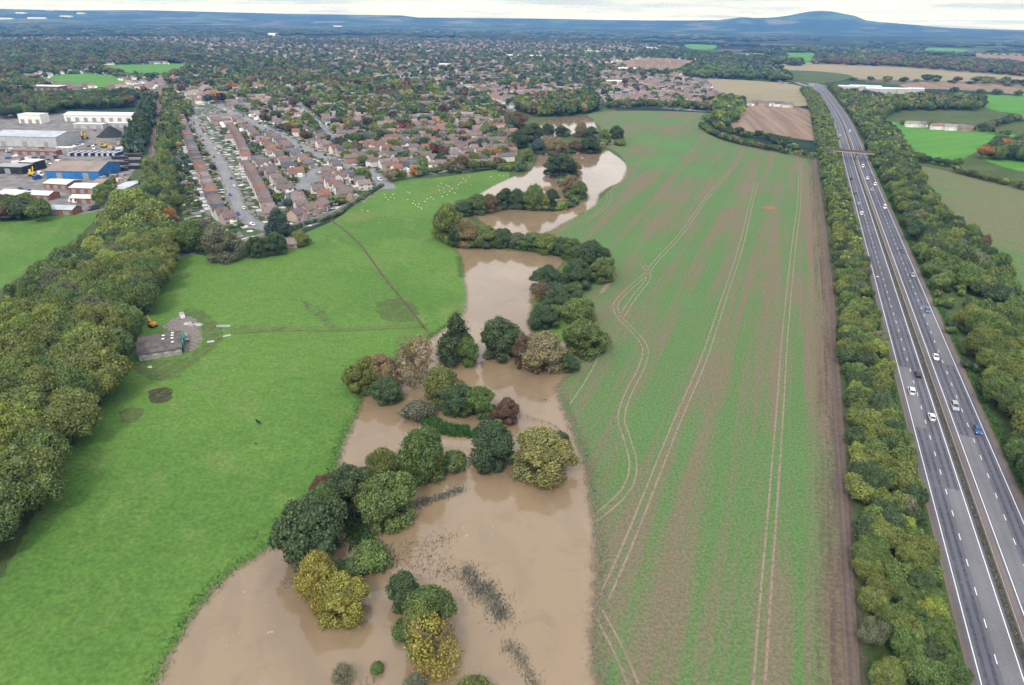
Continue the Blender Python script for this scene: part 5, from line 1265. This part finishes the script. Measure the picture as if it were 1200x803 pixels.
x, y = G(900,244); m = MB(); q = [(math.cos(a)*rr, math.sin(a)*rr*.5, hh) for rr, hh in ((5,0),(3.4,.7),(1.5,1.1)) for a in [6.283*i/12 for i in range(12)]]
q = [(a+rnd.uniform(-.4,.4), b+rnd.uniform(-.3,.3), c) for a,b,c in q]; m.add(q, [(i+12*k,(i+1)%12+12*k,(i+1)%12+12*(k+1),i+12*(k+1)) for k in range(2) for i in range(12)]+[tuple(range(24,36))]); o = m.build('spoil_heap', MT['brickred']); o.location = (x,y,.06); tag(o, 'small reddish spoil heap in the upper part of the crop field', 'spoil heap')
# field fences
def fence(px, sp, lb, nm='field_fence'):
    pl = resample(crom([G(*p) for p in px], 6), sp); e = empty(nm, (pl[0][0],pl[0][1],0)); tag(e, lb, 'fence'); o = pl[0]; pm = MB(); rm = MB()
    for k, a in enumerate(pl): pm.box((a[0]-o[0],a[1]-o[1],.65),(.12,.12,1.3))
    for a, b in zip(pl[:-1], pl[1:]):
        for z_ in (.45,.8,1.15): rm.tube((a[0]-o[0],a[1]-o[1],z_),(b[0]-o[0],b[1]-o[1],z_),.035,.035,3)
    p = pm.build('post', MT['timber'], e); p['kind'] = 'stuff'; rm.build('rail', MT['timber'], e)
fence([(388,258),(420,285),(450,325),(480,362),(505,394),(512,400)], 3.2, 'timber post and rail fence crossing the meadow down to the water')
fence([(270,390),(330,386),(400,386),(450,384),(500,382)], 3.5, 'low timber fence along the dirt path across the meadow')
fence([(592,494),(612,489),(628,494),(648,500),(660,512)], 2.4, 'half drowned fence line between the middle clump and the willow')
fence([(598,757),(612,776),(624,795),(632,815)], 2.0, 'half drowned fence at the bottom of the flood')

# ================================================================== animals in the meadow
def animal_mesh(L, hgt, wd, m_, name, head=1.0):
    V = []; E = []; Rr_ = []
    def v(x, y, z, r): V.append((x,y,z)); Rr_.append(r); return len(V)-1
    hz_ = hgt*.72; a = v(0,-.42*L,hz_,wd*.42); b = v(0,0,hz_*.97,wd*.5); c = v(0,.36*L,hz_,wd*.42); n_ = v(0,.5*L,hz_*1.12,wd*.22*head); h = v(0,.62*L,hz_*1.22,wd*.2*head); mz = v(0,.76*L,hz_*1.02,wd*.12*head)
    E += [(a,b),(b,c),(c,n_),(n_,h),(h,mz)]; t = v(0,-.54*L,hz_*.8,wd*.06); E.append((a,t))
    for s in (-1,1):
        e1 = v(s*wd*.34,.58*L,hz_*1.3,wd*.05); E.append((h,e1))
        for bone, y in ((a,-.36*L),(c,.32*L)):
            k = v(s*wd*.3,y,hz_*.5,wd*.11); f = v(s*wd*.3,y+(.03*L if y > 0 else -.03*L),.03,wd*.07); E += [(bone,k),(k,f)]
    me = bpy.data.meshes.new(name); me.from_pydata(V, E, []); o = bpy.data.objects.new(name, me); COL.objects.link(o)
    sk = o.modifiers.new('s','SKIN'); ss_ = o.modifiers.new('u','SUBSURF'); ss_.levels = 1
    for i, r in enumerate(Rr_): me.skin_vertices[0].data[i].radius = (r, r)
    me.skin_vertices[0].data[b].use_root = True
    dg = bpy.context.evaluated_depsgraph_get(); ev = bpy.data.meshes.new_from_object(o.evaluated_get(dg)); bpy.data.objects.remove(o)
    ev.materials.clear(); ev.materials.append(m_); ev.polygons.foreach_set('use_smooth', [True]*len(ev.polygons)); ev.name = name; return ev
SH = animal_mesh(1.15,.82,.52,MT['wool'],'sheep_body'); CWm = animal_mesh(1.9,1.3,.62,MT['black'],'calf_body')
SP = [(424,236),(427,237),(430,235),(436,226),(424,247),(431,248),(419,219),(452,232),(455,235),(458,232),(462,233),(460,229),(451,229),(462,228),(477,226),(480,227),(484,239),(487,241),(490,243),(493,244),(491,240),(494,246),(498,237),(501,234),(505,232),(508,234),(478,235),(485,236),
 (514,219),(517,216),(520,221),(523,218),(526,219),(521,226),(524,229),(527,225),(530,222),(533,227),(518,231),(537,217),(540,215),(543,210),(546,213),(552,217),(536,222),(515,224),(550,207),(585,206),(575,208),(590,207)]
zn = lambda x: 'the lane end of the flock' if x < 440 else ('the middle of the flock' if x < 510 else 'the river end of the flock')
sp2 = sorted([(p, zn(p[0])) for p in SP], key=lambda q: -q[0][1]); cnt = {}
for (px, py), z_ in sp2:
    cnt[z_] = cnt.get(z_, 0)+1; g = G(px, py); o = bpy.data.objects.new('sheep', SH); COL.objects.link(o); o.location = (g[0],g[1],.03); o.rotation_euler = (0,0,rnd.uniform(0,6.28)); s = rnd.uniform(.7,.9); o.scale = (s,s,s)
    tag(o, '%s white sheep at %s on the meadow' % (ordn(cnt[z_]), z_), 'sheep', 'white sheep grazing in the upper meadow')
for (px, py, s, lb) in ((303,497,.95,'black calf alone in the middle of the large meadow'),(300,521,.45,'tiny dark animal lying below the black calf')):
    g = G(px, py); o = bpy.data.objects.new('calf', CWm); COL.objects.link(o); o.location = (g[0],g[1],.03); o.rotation_euler = (0,0,.9); o.scale = (s,s,s); tag(o, lb, 'animal')

# ================================================================== industrial estate at the left
def shed(px, py, w_, d_, e_, r_, yaw, rc, wm, lb, nm='warehouse', flat_=False, mono=False, z=0.0, doors=3, cat='building'):
    x, y = G(px, py); e = empty(nm, (x,y,z+.04), R_(yaw)); tag(e, lb, cat)
    m = MB(); 
    if flat_: m.box((0,d_/2,e_/2),(w_,d_,e_)); 
    else: m.prism([(0,0),(d_,0),(d_,e_),(d_/2,r_-.05),(0,e_)], -w_/2, w_/2)
    m.build('wall', wm, e); m = MB()
    if flat_: m.box((0,d_/2,e_+.18),(w_+.6,d_+.6,.36)); 
    else:
        for a, b in ((-.4,d_/2),(d_+.4,d_/2)):
            z1 = e_-(.4)*(r_-e_)/(d_/2); vs = [(-w_/2-.4,a,z1),(w_/2+.4,a,z1),(w_/2+.4,b,r_),(-w_/2-.4,b,r_)]; m.add(vs+[(p,q,c+.2) for p,q,c in vs], [(0,1,2,3),(7,6,5,4),(0,4,5,1),(1,5,6,2),(2,6,7,3),(3,7,4,0)])
    o = m.build('roof', MT['metalroof'], e); o['tint'] = list(rc)
    for k in range(doors):
        q = MB(); q.box(((k+.5)/doors*w_-w_/2,-.06,min(e_*.4,2.2)),(min(4,w_/doors*.5),.1,min(e_*.75,4.2))); q.build('door', MT['steel'], e)
WR, PR, GR, BR = (.60,.62,.62), (.68,.68,.65), (.38,.42,.46), (.24,.185,.16)
shed(30,172,58,34,8.5,11,-3,GR,MT['grey'],'large grey warehouse with a white band at the left edge')
shed(-52,172,44,34,8.5,11,-3,GR,MT['grey'],'large grey warehouse cut by the left edge of the photo')
shed(36,145,24,14,9,10,-2,PR,MT['white'],'white tall block behind the large grey warehouse',flat_=True)
shed(116,143,72,20,7,9,2,PR,MT['white'],'long white ribbed roof shed at the back of the industrial estate',doors=8)
shed(104,151,30,8,4.5,5,0,PR,MT['grey'],'low white canopy in front of the long white shed',flat_=True)
shed(138,150,22,8,4.5,5,2,WR,MT['grey'],'low white canopy behind the dark conical heap',flat_=True)
shed(86,210,37,30,5.5,9.5,1,BR,MT['blue'],'bright blue building with a greyish brown roof',doors=2)
shed(66,222,17,14,3.6,5,-8,WR,MT['brickred'],'white roofed unit left of the slate roofed one below the blue building',nm='workshop_unit')
shed(97,227,17,14,3.6,5,-4,WR,MT['brickred'],'white roofed unit directly below the blue building',nm='workshop_unit')
shed(114,222,7,15,3.6,5.2,-4,BR,MT['brickred'],'dark grey roofed unit right below the blue building',nm='workshop_unit')
shed(46,235,14,10,3.4,4.8,-5,WR,MT['brickred'],'small white roofed unit standing left of centre',nm='workshop_unit')
shed(99,239,17,8,3.4,4.6,-2,PR,MT['brickred'],'narrow white roofed unit right of centre above the green field',nm='workshop_unit')
shed(64,252,22,9,3.2,4.6,-2,GR,MT['brickred'],'long pale blue roofed unit closest to the green field',nm='workshop_unit')
shed(8,236,18,14,3.6,5.2,-20,WR,MT['brickred'],'white roofed unit at the left edge above the trees',nm='workshop_unit')
shed(2,252,14,10,3.2,4.6,-20,PR,MT['brickred'],'white roofed unit cut by the left edge',nm='workshop_unit')
shed(140,228,9,26,3.6,5,-12,GR,MT['grey'],'pale grey roofed unit running under the trees right of the estate',nm='workshop_unit')
shed(10,204,22,12,5,5.6,-3,(.30,.31,.31),MT['coal'],'open black shed with a yellow gable at the left edge',flat_=True,doors=1)
shed(33,200,12,12,6,6.5,-3,(.55,.55,.52),MT['coal'],'open black shed beside the yellow machines',flat_=True,doors=1)
shed(40,182,38,8,3.4,4,-3,(.20,.12,.11),MT['brickred'],'low red roofed row in front of the large grey warehouse',doors=5)
shed(76,178,14,5,3.2,3.6,0,PR,MT['grey'],'white cabin in the middle of the yard',flat_=True,nm='site_cabin')
shed(46,107,62,20,7,8,-4,PR,MT['rust'],'red walled school block with a white roof beyond the dark trees',flat_=True,doors=6)
for k, (px, py, w2, d2, lb) in enumerate([(612,68,120,40,'long pale roofed shed left of its neighbour in the far town'),(660,68,70,34,'pale roofed shed right of its neighbour in the far town'),(764,58,60,26,'far pale building behind the pink estate'),(500,62,50,24,'far grey shed among the woods'),(520,79,30,16,'small pale shed among the trees of the middle town'),(735,84,44,18,'white roofed building above the estate behind the crop'),(720,100,30,14,'small white roofed hall in the estate behind the crop')]):
    shed(px, py, w2, d2, 7, 8.5, -3, PR if k != 3 else GR, MT['white'], lb, doors=2)
for k, (px, py, w2, d2, yw, lb) in enumerate([(1014,107,52,22,-16,'leftmost long white shed beyond the motorway bend'),(1030,110,44,20,-14,'second long white shed beyond the motorway bend'),(1050,110,46,18,-8,'third white shed beyond the motorway bend'),(1074,110,24,16,-6,'smallest white shed at the right of the white row'),(994,107,34,14,-6,'low pale shed left of the white row'),(1008,62,44,30,0,'far white farm building behind the dark wood')]):
    shed(px, py, w2, d2, 8, 9.5, yw, (.62,.62,.62), MT['grey'], lb, doors=3)
x, y = G(128,164); e = empty('storage_heap', (x,y+6,0)); tag(e, 'dark cone of aggregate heaped inside a pale round wall', 'heap')
m = MB(); N_ = 26; m.add([(math.cos(6.283*i/N_)*rr, math.sin(6.283*i/N_)*rr, hh) for rr, hh in ((13.5,2.2),(8,6.4),(3.5,10),(.8,11.6)) for i in range(N_)], [(i+N_*k,(i+1)%N_+N_*k,(i+1)%N_+N_*(k+1),i+N_*(k+1)) for k in range(3) for i in range(N_)]+[tuple(range(3*N_,4*N_))]); m.build('cone', MT['coal'], e)
m = MB(); 
for i in range(N_): a = 6.283*i/N_; m.box((math.cos(a)*13.9,math.sin(a)*13.9,1.3),(.5,3.5,2.6),0,a)
m.build('retaining_wall', MT['concrete'], e)
digger(*G(100,163), R_(200), 1.9, MT['yellow'], 'big yellow crushing machine left of the dark cone'); digger(*G(122,173), R_(100), 1.4, MT['yellow'], 'yellow digger below the dark cone')
digger(*G(38,206), R_(20), 1.5, MT['yellow'], 'yellow digger in front of the open black shed')
from mathutils.bvhtree import BVHTree
bvt = BVHTree.FromPolygons([v.co[:] for v in ground.data.vertices], [p.vertices[:] for p in ground.data.polygons])
for k, (px, py, w2) in enumerate([(6,27.5,150),(26,26.5,110),(44,28,170),(62,26,90),(78,27.5,130),(96,27,90),(112,25.5,120),(316,42,70),(395,33,90)]):
    gx, gy = G(px, py); hz2 = bvt.ray_cast(Vector((gx,gy,900)), Vector((0,0,-1)))[0].z
    shed(px, py, w2, 60, 14, 17, rnd.uniform(-12,12), (.75,.75,.73), MT['white'], '%s from the left of the distant pale buildings under the left horizon' % ['first','second','third','fourth','fifth','sixth','seventh'][min(k,6)] if k < 7 else ['long pale building far off above the playing field','pale building far off above the town centre'][k-7], z=hz2-3, doors=1)
def container(px, py, rz, mat, lb, L=12.2, z=.04, h=2.6):
    x, y = G(px, py); m = MB(); m.box((0,0,h/2),(L,2.44,h)); m.box((0,0,h-.02),(L*1.005,2.48,.12),1)
    for k in range(int(L/1.2)): m.box((-L/2+.8+k*1.2,-1.24,h/2),(.5,.06,h*.86),0)
    for q in (-1,1): m.box((q*(L/2+.02),0,h/2),(.06,2.2,h*.9),1)
    o = m.build('shipping_container', [mat, MT['grey'] if mat is not MT['coal'] else MT['shale']]); o.location = (x,y,z); o.rotation_euler = (0,0,R_(rz)); tag(o, lb, 'container', 'containers in the industrial yard')
pos = ['leftmost','second from left','third from left','fourth from left']
for k in range(4): container(87+k*8, 182, 84, MT['navy'], '%s blue container of the left hand row behind the blue building' % pos[k])
for k in range(4): container(119+k*6.5, 182, 86, MT['navy'], '%s blue container of the right hand row behind the blue building' % pos[k])
for k in range(3): container(141, 187+k*6.5, 4, MT['coal'], '%s black container stacked beside the blue building' % ['farthest','middle','closest'][k])
for k in range(3): container(156, 184+k*7, 6, MT['coal'], '%s dark container near the tall dark tree row' % ['farthest','middle','closest'][k])
# stacks and skips that crowd the yards
KN = [('pallet_stack','timber pallet stack',MT['timber'],(2.4,2.4,1.8)),('skip','rusty skip',MT['rust'],(4.4,2,1.5)),('skip','blue skip',MT['navy'],(4.4,2,1.5)),('bale_stack','white wrapped bale stack',MT['white'],(4,3,2.2)),('crate_stack','red crate stack',MT['brickred'],(3.4,2.4,2)),('block_stack','grey block stack',MT['concrete'],(5,3,1.6)),('skip','yellow skip',MT['yellow'],(4,2,1.4))]
st = []
for q in range(64):
    px, py = rnd.choice([(rnd.uniform(2,76),rnd.uniform(183,198)),(rnd.uniform(70,112),rnd.uniform(153,181)),(rnd.uniform(0,60),rnd.uniform(175,181)),(rnd.uniform(128,160),rnd.uniform(166,182)),(rnd.uniform(126,150),rnd.uniform(206,216))]); st.append((py, px, rnd.choice(KN)))
st.sort(key=lambda q: -q[0]); cnt = {}
for py, px, K in st: cnt.setdefault(K[1], [0,0])[0] += 1
for py, px, K in st:
    cnt[K[1]][1] += 1; junk(px, py, K[3], K[2], '%s%s in the yards of the industrial estate' % (ordn(cnt[K[1]][1])+' ' if cnt[K[1]][0] > 1 else 'only ', K[1]), K[0], rnd.uniform(-.3,.3))['group'] = 'stacks and skips in the industrial yards'
VC = [('white',WHITE),('silver',SILVER),('red',REDP),('blue',BLUE),('black',BLACK),('grey',DGREY)]
yv = []
for (px, py) in [(10,186),(18,184),(26,188),(34,186),(44,189),(50,187),(56,190),(12,178),(66,186),(60,196),(68,198),(70,192),(48,206),(44,210),(88,172),(96,171),(104,172),(110,175),(80,166),(90,160),(146,168),(150,172),(143,176),(135,174),(72,216),(24,222),(30,228),(86,238),(110,246),(120,212),(126,216),(20,193)]:
    x, y = G(px, py)
    yv.append((x, y, rnd.choices(VC, [5,2,2,1.5,1,1])[0], rnd.choice(['van','van','suv','saloon'])))
yv.sort(key=lambda q: depth(q[0],q[1])); cnt = {}
for v in yv: cnt.setdefault((v[2][0], v[3]=='van'), [0,0])[0] += 1
for x, y, (cn, cc), kd in yv:
    k = (cn, kd=='van'); cnt[k][1] += 1; pre = ordn(cnt[k][1])+' ' if cnt[k][0] > 1 else 'only '
    ve = make_car(x, y, .05, rnd.uniform(0,6.28), kd, cc, '%s%s %s in the yards of the industrial estate' % (pre, cn, 'van' if kd == 'van' else 'car'), 'van' if kd == 'van' else 'car', 'vehicles in the industrial yards', False)
    if kd == 'van': ve.scale = (1.25,1.4,1.35)

# ================================================================== reeds, drowned sedge and drifting stems
def sprigs(name, pts, n, hgt, ln, mat, lb, cat='reeds', spread=1.2, z=.05):
    """many thin upright blades round each point"""
    pts = np.array(pts); k = nr.integers(0, len(pts), n); c = pts[k] + nr.normal(0, spread, (n,2)); a = nr.uniform(0, 6.28, n); lean = nr.normal(0, .35, (n,2)); h = hgt*nr.uniform(.3,1,n); w_ = ln*nr.uniform(.5,1,n)
    V = np.zeros((n,4,3)); dx = np.c_[np.cos(a), np.sin(a)]*w_[:,None]
    V[:,0,:2] = c-dx; V[:,1,:2] = c+dx; V[:,2,:2] = c+dx*.3+lean*h[:,None]; V[:,3,:2] = c-dx*.3+lean*h[:,None]; V[:,:2,2] = z; V[:,2,2] = z+h; V[:,3,2] = z+h*.9
    o = link(name, np_mesh(name, V.reshape(-1,3), [np.arange(4*n).reshape(-1,4)], [mat])); return tag(o, lb, cat, None, 'stuff')
def pts_line(px, step=.8): return resample(crom([G(*p) for p in px], 6), step)
sprigs('reed_bed', np.vstack([offset(pts_line([(503,494),(515,501),(530,505),(545,506)]), k) for k in (-1,0,1,2)]), 5200, 1.7, .22, MT['reed'], 'bright green reed bed lying in the middle of the flood', spread=.55)
sprigs('marsh_plants', pts_line([(545,505),(553,512),(558,505)]), 900, .9, .2, MT['reed'], 'low marsh plants beside the big round dark tree', spread=.7)
sprigs('drowned_sedge', np.vstack([pts_line(q) for q in ([(482,593),(500,588),(520,582),(541,574)],)]), 1100, .7, .2, MT['sedge'], 'line of drowned sedge reaching right from the lower row', spread=.8)
pa = np.array([G(*p) for p in [(480,640),(500,655),(515,668),(530,672),(548,668),(560,680),(572,690),(578,705),(585,718),(590,726),(555,692),(545,684),(562,700),(575,712),(470,660),(490,668),(505,640),(520,630),(585,712)]])
sprigs('flooded_scrub', pa, 1500, .7, .16, MT['sedge'], 'grey green drowned scrub breaking the surface right of the nearest clump', 'scrub', spread=1.7)
sprigs('flooded_scrub', np.array([G(*p) for p in [(549,672),(556,684),(563,694),(570,690),(577,700),(583,713),(588,722)]]), 1100, .9, .15, MT['sedge'], 'darker denser drowned scrub right of the nearest clump', 'scrub', spread=.9)
sprigs('drifting_stems', np.array([G(*p) for p in [(598,757),(604,764),(608,770),(596,760),(612,780),(620,790),(624,800),(628,806),(610,775)]]), 700, .5, .16, MT['sedge'], 'loose stems along the drowned fence at the bottom', 'stems', spread=.9)
sprigs('drifting_stems', np.array([G(*p) for p in [(337,681),(339,683),(395,640),(440,640),(404,790),(430,800),(300,628),(240,702),(255,690),(520,470),(640,470),(470,690)]]), 330, .6, .16, MT['sedge'], 'scattered dark debris floating in the lower flood', 'debris', spread=.8)
sprigs('rank_weeds', np.vstack([pts_line([(395,560),(405,600),(430,640),(445,660)])]), 2600, 1.5, .25, MT['reed'], 'rank weeds filling the gaps of the lower row', 'weeds', spread=1.6)
# coarse grass along both edges of the motorway belts
vg = resample(offset(cl[(dl < 700)], -3.4), 1.0); sprigs('verge_grass', vg, 9000, .9, .22, MT['reed'], 'long grass on the left verge of the motorway', 'grass', spread=.45)
vg = resample(offset(cl[(dl < 700)], 8.45), 1.0); sprigs('reserve_weeds', vg, 2500, .5, .16, MT['sedge'], 'dull weeds along the central reserve', 'weeds', spread=.16, z=.14)
vg = resample(offset(cl[(dl > 200) & (dl < 900)], 22.6), 1.0); sprigs('verge_grass', vg, 8000, .9, .25, MT['reed'], 'long grass on the right verge of the motorway', 'grass', spread=.7)
ring = resample(np.vstack([wat1, wat1[:1]]), .7); lo_y = ring[:,1] < 420; ring = ring[lo_y]; k_ = inside(ring, np.array([G(-200,1300), G(-200,440), G(545,300), G(530,400), G(440,480), G(400,560), G(360,640), G(400,1300)]))
sprigs('drowned_grass', ring[k_], 5200, .45, .16, MT['reed'], 'fringe of half drowned grass along the meadow shore', 'grass', spread=1.1, z=.06)
k_ = inside(ring, np.array([G(650,460), G(720,440), G(740,1100), G(660,1100), G(690,640)]))
sprigs('drowned_grass', ring[k_], 3600, .35, .14, MT['sedge'], 'fringe of drowned stalks along the crop shore', 'grass', spread=1.3, z=.06)
for o in scene.objects:
    if o.type == 'MESH' and not o.data.materials: o.data.materials.append(MT['concrete'])
